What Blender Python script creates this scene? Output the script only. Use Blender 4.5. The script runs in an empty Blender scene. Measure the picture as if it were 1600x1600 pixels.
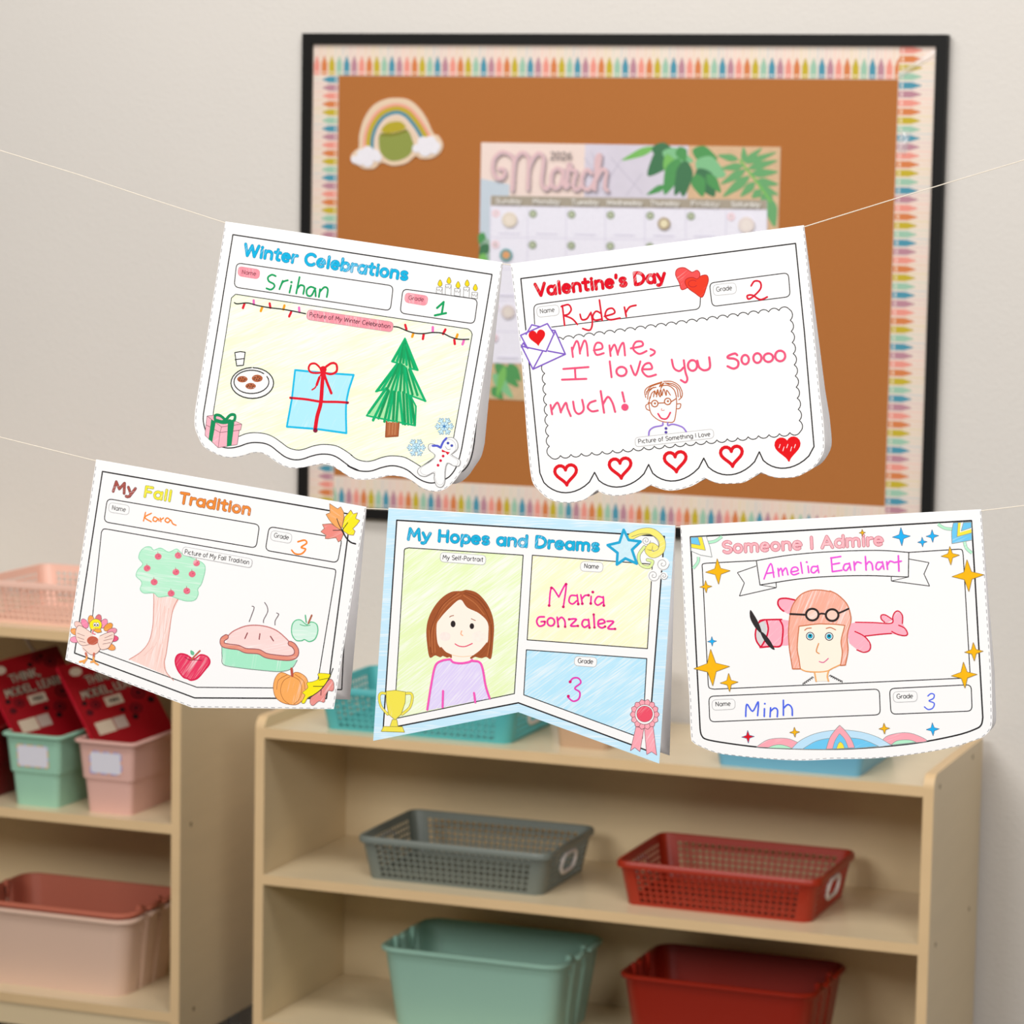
import bpy, math, random
from mathutils import Vector, Matrix
from mathutils.geometry import delaunay_2d_cdt
random.seed(7)
PI = math.pi

# ------------------------------------------------------------------ camera, world, lights, exposure
SC = bpy.context.scene
COL = SC.collection
FPX = 4816.3                      # focal length for a 1600 px wide frame
YAW, PITCH, ROLL = .3588, .1113, .0182
CAM = Vector((1.4846, -5.2892, 1.7786))
_f = Vector((-math.sin(YAW)*math.cos(PITCH), math.cos(YAW)*math.cos(PITCH), -math.sin(PITCH)))
_r = Vector((math.cos(YAW), math.sin(YAW), 0)); _u = _r.cross(_f)
RIGHT = math.cos(ROLL)*_r + math.sin(ROLL)*_u
UP = -math.sin(ROLL)*_r + math.cos(ROLL)*_u
FWD = _f
cam = bpy.data.cameras.new('camera'); cam.sensor_width = 36; cam.lens = FPX/1600*36
cam.clip_start = .05; cam.clip_end = 60
cam.dof.use_dof = True; cam.dof.focus_distance = 2.44; cam.dof.aperture_fstop = 18
camo = bpy.data.objects.new('camera', cam); COL.objects.link(camo)
camo.matrix_world = Matrix(((RIGHT.x, UP.x, -FWD.x, CAM.x), (RIGHT.y, UP.y, -FWD.y, CAM.y),
                            (RIGHT.z, UP.z, -FWD.z, CAM.z), (0, 0, 0, 1)))
SC.camera = camo
SC.cycles.use_denoising = True
SC.cycles.max_bounces = 8
SC.view_settings.view_transform = 'Standard'; SC.view_settings.look = 'None'
SC.view_settings.exposure = -.09; SC.view_settings.gamma = 1
SC.view_settings.use_curve_mapping = False
W = bpy.data.worlds.new('world'); SC.world = W; W.use_nodes = True
W.node_tree.nodes['Background'].inputs[0].default_value = (1, .9, .8, 1)
W.node_tree.nodes['Background'].inputs[1].default_value = .17

def area(name, loc, target, sx, sy, power, col=(1, 1, 1)):
    l = bpy.data.lights.new(name, 'AREA'); l.shape = 'RECTANGLE'; l.size = sx; l.size_y = sy
    l.energy = power; l.color = col
    o = bpy.data.objects.new(name, l); COL.objects.link(o); o.location = loc
    o.rotation_euler = (Vector(target)-Vector(loc)).to_track_quat('-Z', 'Y').to_euler()
    return o
area('key_light', (-1.3, -6.3, 3.4), (.2, -2, 1.3), 2.2, 1.3, 146, (1, .985, .96))
area('fill_light', (3.0, -5.8, 3.1), (.3, -1.5, 1.2), 1.8, 1.2, 108, (1, .98, .95))
area('ceiling_light', (-.2, -2.1, 3.6), (0, 0, 1.3), 3.2, 1.0, 62, (1, .98, .95))

# ------------------------------------------------------------------ helpers
def lin(v):
    v /= 255.
    return v/12.92 if v <= .04045 else ((v+.055)/1.055)**2.4
def C(r, g, b): return (lin(r), lin(g), lin(b), 1)
def mat(name, col, rough=.55, spec=.4, noise=0, nscale=30, stretch=(1, 1, 1), bump=0, bscale=200, coat=0):
    m = bpy.data.materials.new(name); m.use_nodes = True
    nt = m.node_tree; b = nt.nodes['Principled BSDF']
    b.inputs['Base Color'].default_value = col; b.inputs['Roughness'].default_value = rough
    b.inputs['Specular IOR Level'].default_value = spec
    if coat: b.inputs['Coat Weight'].default_value = coat
    tc = nt.nodes.new('ShaderNodeTexCoord')
    if noise:
        mp = nt.nodes.new('ShaderNodeMapping'); mp.inputs['Scale'].default_value = stretch
        n = nt.nodes.new('ShaderNodeTexNoise'); n.inputs['Scale'].default_value = nscale; n.inputs['Detail'].default_value = 4
        mx = nt.nodes.new('ShaderNodeMix'); mx.data_type = 'RGBA'
        mx.inputs[6].default_value = tuple(c*(1-noise) for c in col[:3])+(1,)
        mx.inputs[7].default_value = tuple(min(1, c*(1+noise)) for c in col[:3])+(1,)
        nt.links.new(tc.outputs['Object'], mp.inputs[0]); nt.links.new(mp.outputs[0], n.inputs['Vector'])
        nt.links.new(n.outputs['Fac'], mx.inputs[0]); nt.links.new(mx.outputs[2], b.inputs['Base Color'])
    if bump:
        n2 = nt.nodes.new('ShaderNodeTexNoise'); n2.inputs['Scale'].default_value = bscale; n2.inputs['Detail'].default_value = 3
        bp = nt.nodes.new('ShaderNodeBump'); bp.inputs['Strength'].default_value = bump; bp.inputs['Distance'].default_value = .002
        nt.links.new(tc.outputs['Object'], n2.inputs['Vector']); nt.links.new(n2.outputs['Fac'], bp.inputs['Height'])
        nt.links.new(bp.outputs[0], b.inputs['Normal'])
    return m
PAPERC = C(250, 250, 251)
def crayon(name, col, ang=35, cover=.6, paper=PAPERC, fine=900, long_=45):
    """coloured pencil or crayon on paper: streaks of pigment along one direction with paper between"""
    m = bpy.data.materials.new(name); m.use_nodes = True
    nt = m.node_tree; b = nt.nodes['Principled BSDF']
    b.inputs['Roughness'].default_value = .6; b.inputs['Specular IOR Level'].default_value = .1
    tc = nt.nodes.new('ShaderNodeTexCoord')
    rt = nt.nodes.new('ShaderNodeVectorRotate'); rt.rotation_type = 'Y_AXIS'; rt.inputs['Angle'].default_value = math.radians(ang)
    mp = nt.nodes.new('ShaderNodeMapping'); mp.inputs['Scale'].default_value = (long_, 1, fine)
    n = nt.nodes.new('ShaderNodeTexNoise'); n.inputs['Scale'].default_value = 1; n.inputs['Detail'].default_value = 3
    mp2 = nt.nodes.new('ShaderNodeMapping'); mp2.inputs['Scale'].default_value = (12, 1, 90)
    n2 = nt.nodes.new('ShaderNodeTexNoise'); n2.inputs['Scale'].default_value = 1; n2.inputs['Detail'].default_value = 2
    ad = nt.nodes.new('ShaderNodeMath'); ad.operation = 'MULTIPLY_ADD'; ad.inputs[1].default_value = .62
    rp = nt.nodes.new('ShaderNodeMapRange'); rp.inputs[1].default_value = 1.22-cover*.7; rp.inputs[2].default_value = 1.55-cover*.7
    rp.inputs[3].default_value = .22; rp.inputs[4].default_value = 1
    mx = nt.nodes.new('ShaderNodeMix'); mx.data_type = 'RGBA'
    mx.inputs[6].default_value = paper; mx.inputs[7].default_value = col
    L = nt.links.new
    L(tc.outputs['Object'], rt.inputs['Vector']); L(rt.outputs[0], mp.inputs[0]); L(rt.outputs[0], mp2.inputs[0])
    L(mp.outputs[0], n.inputs['Vector']); L(mp2.outputs[0], n2.inputs['Vector'])
    of = nt.nodes.new('ShaderNodeMath'); of.operation = 'ADD'; of.inputs[1].default_value = .19
    L(n.outputs['Fac'], of.inputs[0]); L(n2.outputs['Fac'], ad.inputs[0]); L(of.outputs[0], ad.inputs[2]); L(ad.outputs[0], rp.inputs[0])
    L(rp.outputs[0], mx.inputs[0]); L(mx.outputs[2], b.inputs['Base Color'])
    return m
_inkc = {}
def ink(r, g, b):
    k = (r, g, b)
    if k not in _inkc: _inkc[k] = mat('ink_%d_%d_%d' % k, C(r, g, b), .6, .2, noise=.1, nscale=350)
    return _inkc[k]
_crc = {}
def cr(r, g, b, ang=35, cover=.75):
    cover = min(cover, .95)-.04; k = (r, g, b, ang, cover)
    if k not in _crc: _crc[k] = crayon('crayon_%d_%d_%d' % k[:3], C(r, g, b), ang, cover)
    return _crc[k]

def tag(o, label=None, cat=None, group=None, kind=None):
    if label: o['label'] = label
    if cat: o['category'] = cat
    if group: o['group'] = group
    if kind: o['kind'] = kind
    return o
def empty(name, loc, label, cat, group=None, m=None):
    o = bpy.data.objects.new(name, None); COL.objects.link(o); o.empty_display_size = .05
    if m is not None: o.matrix_world = m
    else: o.location = loc
    bpy.context.view_layer.update()
    return tag(o, label, cat, group)

class MB:
    def __init__(s): s.v = []; s.f = []; s.mi = []; s.mats = []
    def _m(s, m):
        if m not in s.mats: s.mats.append(m)
        return s.mats.index(m)
    def add(s, vs, fs, m):
        k = len(s.v); i = s._m(m)
        s.v += [tuple(v) for v in vs]
        for f in fs: s.f.append(tuple(k+j for j in f)); s.mi.append(i)
    def box(s, a, b, m, front=None):
        (x0, y0, z0), (x1, y1, z1) = a, b
        vs = [(x0, y0, z0), (x1, y0, z0), (x1, y1, z0), (x0, y1, z0), (x0, y0, z1), (x1, y0, z1), (x1, y1, z1), (x0, y1, z1)]
        s.add(vs, [(0, 3, 2, 1), (4, 5, 6, 7), (1, 2, 6, 5), (2, 3, 7, 6), (3, 0, 4, 7)], m)
        s.add(vs, [(0, 1, 5, 4)], front or m)
    def prism(s, pts, y0, y1, m, side=None):
        """polygon in x,z pushed from y0 (front) to y1 (back)"""
        n = len(pts)
        s.add([(x, y0, z) for x, z in pts]+[(x, y1, z) for x, z in pts],
              [tuple(range(n)), tuple(range(2*n-1, n-1, -1))], m)
        s.add([(x, y0, z) for x, z in pts]+[(x, y1, z) for x, z in pts],
              [(i, n+i, n+(i+1) % n, (i+1) % n) for i in range(n)], side or m)
    def cyl(s, c, r, h, axis, m, n=14, r2=None):
        c = Vector(c); ax = Vector(axis).normalized()
        p = ax.orthogonal().normalized(); q = ax.cross(p); r2 = r if r2 is None else r2
        vs = [c+(p*math.cos(2*PI*i/n)+q*math.sin(2*PI*i/n))*r for i in range(n)]
        vs += [c+ax*h+(p*math.cos(2*PI*i/n)+q*math.sin(2*PI*i/n))*r2 for i in range(n)]
        s.add(vs, [tuple(range(n-1, -1, -1)), tuple(range(n, 2*n))]+[(i, (i+1) % n, n+(i+1) % n, n+i) for i in range(n)], m)
    def tube(s, pts, r, m, n=8, closed=False):
        P = [Vector(p) for p in pts]; k = len(P); base = []
        for i in range(k):
            if closed: d = (P[(i+1) % k]-P[i-1]).normalized()
            else: d = (P[min(i+1, k-1)]-P[max(i-1, 0)]).normalized()
            a = d.cross(Vector((0, 0, 1)))
            a = (a if a.length > 1e-3 else Vector((1, 0, 0))).normalized(); b = d.cross(a)
            base += [P[i]+(a*math.cos(2*PI*j/n)+b*math.sin(2*PI*j/n))*r for j in range(n)]
        fs = []
        for i in range(k if closed else k-1):
            i2 = (i+1) % k
            fs += [(i*n+j, i*n+(j+1) % n, i2*n+(j+1) % n, i2*n+j) for j in range(n)]
        if not closed: fs += [tuple(range(n-1, -1, -1)), tuple(range((k-1)*n, k*n))]
        s.add(base, fs, m)
    def build(s, name, parent=None, smooth=None, bevel=0):
        me = bpy.data.meshes.new(name); me.from_pydata(s.v, [], s.f)
        for m in s.mats: me.materials.append(m)
        me.polygons.foreach_set('material_index', s.mi); me.update()
        o = bpy.data.objects.new(name, me); COL.objects.link(o); o.parent = parent
        if smooth is not None:
            me.polygons.foreach_set('use_smooth', [True]*len(me.polygons)); me.set_sharp_from_angle(angle=math.radians(smooth))
        if bevel:
            b = o.modifiers.new('bevel', 'BEVEL'); b.width = bevel; b.segments = 2; b.limit_method = 'ANGLE'
        return o

def copy_tree(o, parent=None):
    c = o.copy(); COL.objects.link(c); c.parent = parent
    for ch in [x for x in bpy.data.objects if x.parent == o]: copy_tree(ch, c)
    return c

# ------------------------------------------------------------------ sketching on a flat sheet that stands in the room
def ray(x, y): return FWD+(x-800)/FPX*RIGHT-(y-800)/FPX*UP
def on_y(x, y, Y):
    d = ray(x, y); return CAM+d*((Y-CAM.y)/d.y)
def on_z(x, y, Z):
    d = ray(x, y); return CAM+d*((Z-CAM.z)/d.z)
def on_x(x, y, X):
    d = ray(x, y); return CAM+d*((X-CAM.x)/d.x)
def crop(ox, oy, s):
    def f(t):
        out = []
        for w in t.split():
            a, b = w.split(','); out.append((ox+float(a)*s, oy+float(b)*s))
        return out
    f.s = s
    return f
PX = crop(0, 0, 1)
def smooth(pts, closed=False, n=5):
    if len(pts) < 3: return pts
    out = []; k = len(pts)
    for i in range(k if closed else k-1):
        p0 = pts[i-1] if (closed or i > 0) else pts[0]; p1 = pts[i]; p2 = pts[(i+1) % k]
        p3 = pts[(i+2) % k] if (closed or i < k-2) else pts[-1]
        for j in range(n):
            t = j/n
            out.append(tuple(.5*(2*p1[a]+(p2[a]-p0[a])*t+(2*p0[a]-5*p1[a]+4*p2[a]-p3[a])*t*t+(-p0[a]+3*p1[a]-3*p2[a]+p3[a])*t**3) for a in (0, 1)))
    if not closed: out.append(pts[-1])
    return out
def ell(cx, cy, rx, ry, a0=0, a1=360, n=28):
    k = n if abs(a1-a0) >= 360 else n+1
    return [(cx+rx*math.cos(math.radians(a0+(a1-a0)*i/n)), cy-ry*math.sin(math.radians(a0+(a1-a0)*i/n))) for i in range(k)]
def rr(c, r):
    """rounded quadrilateral through four corners"""
    out = []
    for i in range(4):
        p = Vector(c[i]); a = Vector(c[i-1])-p; b = Vector(c[(i+1) % 4])-p
        a = p+a.normalized()*r; b = p+b.normalized()*r
        for j in range(6):
            t = j/5; out.append(tuple((1-t)**2*a+2*t*(1-t)*p+t*t*b))
    return out
def heart(cx, cy, w, h, rot=0):
    out = []
    for i in range(32):
        t = 2*PI*i/32; x = 16*math.sin(t)**3/32*w; y = -(13*math.cos(t)-5*math.cos(2*t)-2*math.cos(3*t)-math.cos(4*t)+2.5)/29*h
        c, s = math.cos(math.radians(rot)), math.sin(math.radians(rot))
        out.append((cx+x*c-y*s, cy+x*s+y*c))
    return out

def A(cx, cy, rx, ry, a0, a1, n=9):
    return [(cx+rx*math.cos(math.radians(a0+(a1-a0)*i/n)), cy+ry*math.sin(math.radians(a0+(a1-a0)*i/n))) for i in range(n+1)]
X = .68
_o = A(.27, X/2, .24, X/2, 90, 450, 16)
G = {
 ' ': (.32, []), "'": (.16, [[(.08, 1), (.06, .78)]]), '-': (.4, [[(.05, .38), (.34, .38)]]), '.': (.2, [[(.08, .03), (.1, .03)]]),
 ',': (.22, [[(.12, .05), (.06, -.14)]]),
 'a': (.62, [_o, [(.53, X), (.53, 0)]]), 'b': (.6, [[(.05, 1), (.05, 0)], A(.3, X/2, .24, X/2, 90, 450, 16)]),
 'c': (.52, [A(.28, X/2, .24, X/2, 50, 310, 12)]), 'd': (.62, [_o, [(.53, 1), (.53, 0)]]),
 'e': (.58, [[(.04, .36), (.51, .36)]+A(.27, X/2, .24, X/2, 5, 310, 12)]),
 'f': (.38, [A(.3, .82, .14, .17, 70, 180, 5)+[(.16, 0)], [(.0, X), (.34, X)]]),
 'g': (.62, [_o, [(.53, X), (.53, -.05)]+A(.29, -.08, .24, .2, 0, -150, 8)]),
 'h': (.6, [[(.05, 1), (.05, 0)], [(.05, .4)]+A(.28, .44, .22, .24, 170, 0, 7)+[(.5, 0)]]),
 'i': (.2, [[(.09, X), (.09, 0)], [(.085, .93), (.095, .94)]]), 'k': (.52, [[(.05, 1), (.05, 0)], [(.42, X), (.06, .28)], [(.2, .42), (.45, 0)]]),
 'l': (.2, [[(.09, 1), (.09, 0)]]),
 'm': (.92, [[(.05, X), (.05, 0)], [(.05, .4)]+A(.24, .46, .18, .22, 170, 0, 7)+[(.42, 0)], [(.42, .4)]+A(.62, .46, .19, .22, 170, 0, 7)+[(.81, 0)]]),
 'n': (.6, [[(.05, X), (.05, 0)], [(.05, .4)]+A(.28, .44, .22, .24, 170, 0, 7)+[(.5, 0)]]),
 'o': (.6, [_o]), 'p': (.6, [[(.05, X), (.05, -.3)], A(.3, X/2, .24, X/2, 90, 450, 16)]),
 'r': (.38, [[(.05, X), (.05, 0)], [(.05, .36)]+A(.28, .42, .22, .24, 170, 75, 5)]),
 's': (.48, [A(.24, .51, .18, .17, 30, 270, 8)+A(.24, .17, .19, .17, 90, -150, 8)]),
 't': (.42, [[(.18, .95), (.18, .14)]+A(.3, .14, .12, .13, 180, 290, 5), [(0, X), (.38, X)]]),
 'u': (.6, [[(.05, X), (.05, .26)]+A(.28, .24, .23, .23, 180, 360, 8)+[(.51, X)], [(.51, .4), (.51, 0)]]),
 'v': (.54, [[(.02, X), (.25, 0), (.48, X)]]), 'w': (.8, [[(.02, X), (.2, 0), (.38, X), (.56, 0), (.74, X)]]),
 'y': (.54, [[(.02, X), (.26, .04)], [(.5, X), (.2, -.2), (.08, -.28), (-.02, -.26)]]), 'z': (.5, [[(.03, X), (.42, X), (.03, 0), (.44, 0)]]),
 'A': (.76, [[(.02, 0), (.35, 1), (.68, 0)], [(.14, .33), (.56, .33)]]), 'C': (.74, [A(.4, .5, .36, .5, 45, 315, 14)]),
 'D': (.74, [[(.06, 0), (.06, 1)]+A(.22, .5, .44, .5, 90, -90, 12)+[(.06, 0)]]), 'E': (.6, [[(.5, 1), (.06, 1), (.06, 0), (.52, 0)], [(.06, .52), (.44, .52)]]),
 'F': (.58, [[(.5, 1), (.06, 1), (.06, 0)], [(.06, .52), (.42, .52)]]),
 'G': (.78, [A(.4, .5, .36, .5, 45, 330, 14)+[(.72, .46), (.42, .46)]]), 'H': (.72, [[(.06, 1), (.06, 0)], [(.6, 1), (.6, 0)], [(.06, .52), (.6, .52)]]),
 'I': (.22, [[(.1, 1), (.1, 0)]]), 'K': (.66, [[(.06, 1), (.06, 0)], [(.56, 1), (.08, .42)], [(.24, .58), (.6, 0)]]),
 'L': (.54, [[(.06, 1), (.06, 0), (.48, 0)]]),
 'M': (.86, [[(.03, 0), (.12, 1), (.4, .35), (.68, 1), (.77, 0)]]), 'N': (.74, [[(.06, 0), (.06, 1), (.6, 0), (.6, 1)]]),
 'O': (.84, [A(.41, .5, .37, .5, 90, 450, 18)]),
 'P': (.62, [[(.06, 0), (.06, 1), (.3, 1)]+A(.3, .74, .24, .26, 90, -90, 8)+[(.06, .48)]]), 
 'R': (.66, [[(.06, 0), (.06, 1), (.3, 1)]+A(.3, .74, .24, .26, 90, -90, 8)+[(.06, .48)], [(.3, .48), (.58, 0)]]),
 'S': (.62, [A(.31, .75, .24, .25, 25, 270, 9)+A(.31, .25, .25, .25, 90, -155, 9)]),
 'T': (.64, [[(.02, 1), (.58, 1)], [(.3, 1), (.3, 0)]]), 'V': (.7, [[(.02, 1), (.33, 0), (.64, 1)]]),
 'W': (1.0, [[(.02, 1), (.24, 0), (.48, .95), (.72, 0), (.94, 1)]]), 'Y': (.66, [[(.02, 1), (.3, .45), (.58, 1)], [(.3, .45), (.3, 0)]]),
 '0': (.6, [A(.28, .5, .24, .5, 90, 450, 16)]), '1': (.4, [[(.05, .75), (.24, 1), (.24, 0)]]),
 '2': (.6, [A(.28, .73, .22, .26, 160, -30, 8)+[(.04, 0), (.52, 0)]]), '6': (.6, [A(.28, .3, .23, .3, 90, 450, 14), [(.05, .34), (.16, .75), (.4, 1)]]),
 '3': (.58, [A(.26, .75, .2, .25, 150, -80, 7)+A(.26, .26, .24, .26, 80, -150, 8)]),
 '4': (.6, [[(.4, 0), (.4, 1), (.02, .3), (.54, .3)]]), '5': (.58, [[(.48, 1), (.12, 1), (.08, .58)]+A(.26, .32, .25, .31, 110, -150, 9)]),
 '7': (.55, [[(.03, 1), (.48, 1), (.16, 0)]]), '8': (.58, [A(.27, .76, .2, .23, 90, 450, 12), A(.27, .27, .24, .27, 90, 450, 12)]),
 '9': (.6, [A(.28, .7, .23, .3, 90, 450, 14), [(.51, .66), (.4, .25), (.16, 0)]]),
}

class Art:
    """flat print and drawing on a sheet: points are given as the sheet's own outline is, then stored in the sheet's local x,z"""
    BG = ('cut_line', 'picture_background', 'blue_margin', 'coloured_panels', 'printed_frame')
    KEEP = ('gold', 'pot', 'month_grid', 'month_title', 'rainbow_band', 'picture_caption', 'star_print', 'oak_leaf_print', 'pumpkin_print', 'green_apple_drawing', 'pilot_drawing', 'plane_tail_drawing', 'gold_sparkle', 'snow_figure')
    STEP = .000005
    def __init__(s, root, origin, U, V, lift=.00003):
        s.root = root; s.o = Vector(origin); s.U = Vector(U).normalized(); s.V = Vector(V).normalized()
        s.N = s.U.cross(s.V); s.base = lift; s.y = -lift; s.mb = None; s.floor = None; s.bg = False
        s.m = (1/FPX)*(s.o-CAM).dot(FWD)
    def loc(s, p):
        d = ray(*p); t = (s.o-CAM).dot(s.N)/d.dot(s.N); q = CAM+d*t-s.o
        return (q.dot(s.U), q.dot(s.V))
    def part(s, name, label=None):
        s.end(); s.mb = MB(); s.nm = name; s.lb = label
        if name in s.BG or name in s.KEEP or s.floor is None: pass
        else: s.y = s.floor
        s.bg = name in s.BG; s.y -= s.STEP
    def end(s):
        if s.mb and s.mb.v:
            o = s.mb.build(s.nm, s.root)
            if s.lb: o['label'] = s.lb
            if s.bg: s.floor = s.y
        s.mb = None
    def fill(s, pts, m, sm=False, edge=None, ew=.8):
        if sm: pts = smooth(pts, True)
        s.y -= s.STEP; q = [s.loc(p) for p in pts]
        s.mb.add([(x, s.y, z) for x, z in q], [tuple(range(len(q)))], m)
        if edge: s.line(pts, ew, edge, sm=False, closed=True)
    def line(s, pts, w, m, sm=True, closed=False, caps=True, lev=None):
        """lev: fixed level above the current one (strokes that share a few levels instead of piling up)"""
        if sm: pts = smooth(pts, closed)
        q = [Vector(s.loc(p)) for p in pts]; h = w*s.m/2
        q = [p for i, p in enumerate(q) if i == 0 or (p-q[i-1]).length > 2e-6]
        if closed and (q[0]-q[-1]).length < 2e-6: q.pop()
        if len(q) < 2: return
        if closed:      # start a closed line at its sharpest corner
            k = len(q); tn = [(q[i]-q[i-1]).angle(q[(i+1) % k]-q[i]) for i in range(k)]; b = tn.index(max(tn))
            q = q[b:]+q[:b]+[q[b]]
            if max(tn) < .9: q.append(q[1].copy())
        pieces = [[q[0]]]
        for i in range(1, len(q)):
            pieces[-1].append(q[i])
            if i < len(q)-1 and (q[i]-q[i-1]).angle(q[i+1]-q[i]) > .9: pieces.append([q[i]])
        y0 = s.y-s.STEP*(1 if lev is None else 1+2*lev)
        K = 5 if w > 3 else 3
        for pi, pc in enumerate(pieces):
            n = len(pc); vs = []; fs = []; nr = []
            for i in range(n):
                d = Vector((0, 0))
                if i > 0: d += (pc[i]-pc[i-1]).normalized()
                if i < n-1: d += (pc[i+1]-pc[i]).normalized()
                c = max(.5, d.length/2) if 0 < i < n-1 else 1
                d.normalize(); nr.append(Vector((-d.y, d.x))*h/c)
            for i in range(n):
                y = y0-s.STEP*(pi % 2)-.8*s.STEP*i/n
                vs += [(pc[i].x+nr[i].x, y, pc[i].y+nr[i].y), (pc[i].x-nr[i].x, y, pc[i].y-nr[i].y)]
            fs = [(2*i, 2*i+1, 2*i+3, 2*i+2) for i in range(n-1)]
            if caps and w > 1.3:
                for e, sg in ((0, 1), (n-1, -1)):
                    o = len(vs); a0 = math.atan2(nr[e].y, nr[e].x); y = vs[2*e][1]
                    vs += [(pc[e].x+h*math.cos(a0+sg*PI*t/(K+1)), y, pc[e].y+h*math.sin(a0+sg*PI*t/(K+1))) for t in range(1, K+1)]
                    fs.append((2*e,)+tuple(range(o, o+K))+(2*e+1,))
            s.mb.add(vs, fs, m)
        if lev is None: s.y = y0-s.STEP
    def dot(s, x, y, r, m): s.fill(ell(x, y, r, r, n=14), m)
    def text(s, t, p0, p1, cap, w, m, edge=None, ew=1.6, gap=.06, jitter=0):
        """stroke lettering, baseline p0 to p1, cap height in photograph pixels"""
        adv = sum(G[c][0]+gap for c in t)-gap
        P0 = Vector(p0); D = Vector(p1)-P0; Ln = D.length; D /= Ln; Nn = Vector((D.y, -D.x)); sx = Ln/adv
        for ps in ([(w+ew, edge)] if edge else [])+[(w, m)]:
            x = 0; random.seed(len(t))
            for c in t:
                a, st = G[c]
                jx = random.uniform(-1, 1)*jitter; jy = random.uniform(-1, 1)*jitter
                for li, l in enumerate(st):
                    pts = [tuple(P0+D*((x+u)*sx+jx)+Nn*(v*cap+jy)) for u, v in l]
                    s.line(pts, ps[0], ps[1], sm=False, lev=li)
                x += a+gap
            s.y -= 6*s.STEP
    def dashed(s, pts, w, m, dash=6, gap=5):
        run = 0; on = True; cur = [pts[0]]
        for a, b in zip(pts, pts[1:]):
            L = math.dist(a, b); pos = 0
            while L-pos > 1e-6:
                need = (dash if on else gap)-run; st = min(need, L-pos); pos += st; run += st
                p = tuple(a[i]+(b[i]-a[i])*pos/L for i in (0, 1))
                if on: cur.append(p)
                if run >= (dash if on else gap)-1e-6:
                    if on and len(cur) > 1: s.line(cur, w, m, sm=False, lev=0)
                    on = not on; run = 0; cur = [p]

# ------------------------------------------------------------------ materials
M = dict(
 wall=mat('wall_paint', C(220, 215, 209), .85, .15, noise=.02, nscale=3, bump=.5, bscale=160),
 floor=mat('floor_vinyl', C(88, 80, 72), .5, .3, noise=.15, nscale=6),
 wood=mat('maple_laminate', C(223, 202, 164), .36, .4, noise=.05, nscale=5, stretch=(1, 1, 6)),
 woodh=mat('maple_laminate_shelf', C(228, 209, 174), .26, .5, noise=.05, nscale=5, stretch=(1, 6, 1)),
 edge=mat('maple_edge_band', C(226, 194, 148), .45, .4, noise=.08, nscale=9, stretch=(1, 1, 1)),
 plug=mat('screw_plug', C(140, 118, 85), .6), castor=mat('castor_black', C(20, 20, 22), .4),
 steel=mat('castor_steel', C(150, 150, 150), .35),
 cork=mat('cork', C(176, 110, 56), .8, .2, noise=.07, nscale=420, bump=.4, bscale=500),
 black=mat('frame_black', C(17, 16, 15), .55, .2), paper=mat('paper', C(252, 252, 253), .7, .2),
 string=mat('cotton_string', C(238, 228, 212), .6, .3),
 cream=mat('border_cream', C(232, 214, 200), .35, .5, noise=.03, nscale=60),
 white=mat('white_plastic', C(235, 228, 224), .45))
def sheet(name, k):
    m = mat(name, C(254, 254, 255), .7, .15); n = m.node_tree; t = n.nodes.new('ShaderNodeBsdfTranslucent'); t.inputs[0].default_value = (.97, .95, .97, 1)
    x = n.nodes.new('ShaderNodeMixShader'); x.inputs[0].default_value = k
    n.links.new(n.nodes['Principled BSDF'].outputs[0], x.inputs[1]); n.links.new(t.outputs[0], x.inputs[2]); n.links.new(x.outputs[0], n.nodes['Material Output'].inputs[0])
    return m
CP = sheet('card_paper', .08); CB = sheet('card_paper_brightened', .55)  # same paper twice; back sheets made more translucent to brighten their shade
BLK = ink(38, 36, 38); GRY = ink(150, 150, 152); LG = ink(190, 190, 192)

# ------------------------------------------------------------------ room shell
def plane_box(name, a, b, m):
    mb = MB(); mb.box(a, b, m); return tag(mb.build(name), kind='structure')
plane_box('floor', (-5, -8, -.1), (5, .12, 0), M['floor'])
plane_box('wall_back', (-5, .022, 0), (5, .12, 4), M['wall'])
plane_box('baseboard_back', (-5, .010, 0), (5, .022, .09), mat('baseboard_rubber', C(60, 55, 52), .6))

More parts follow.
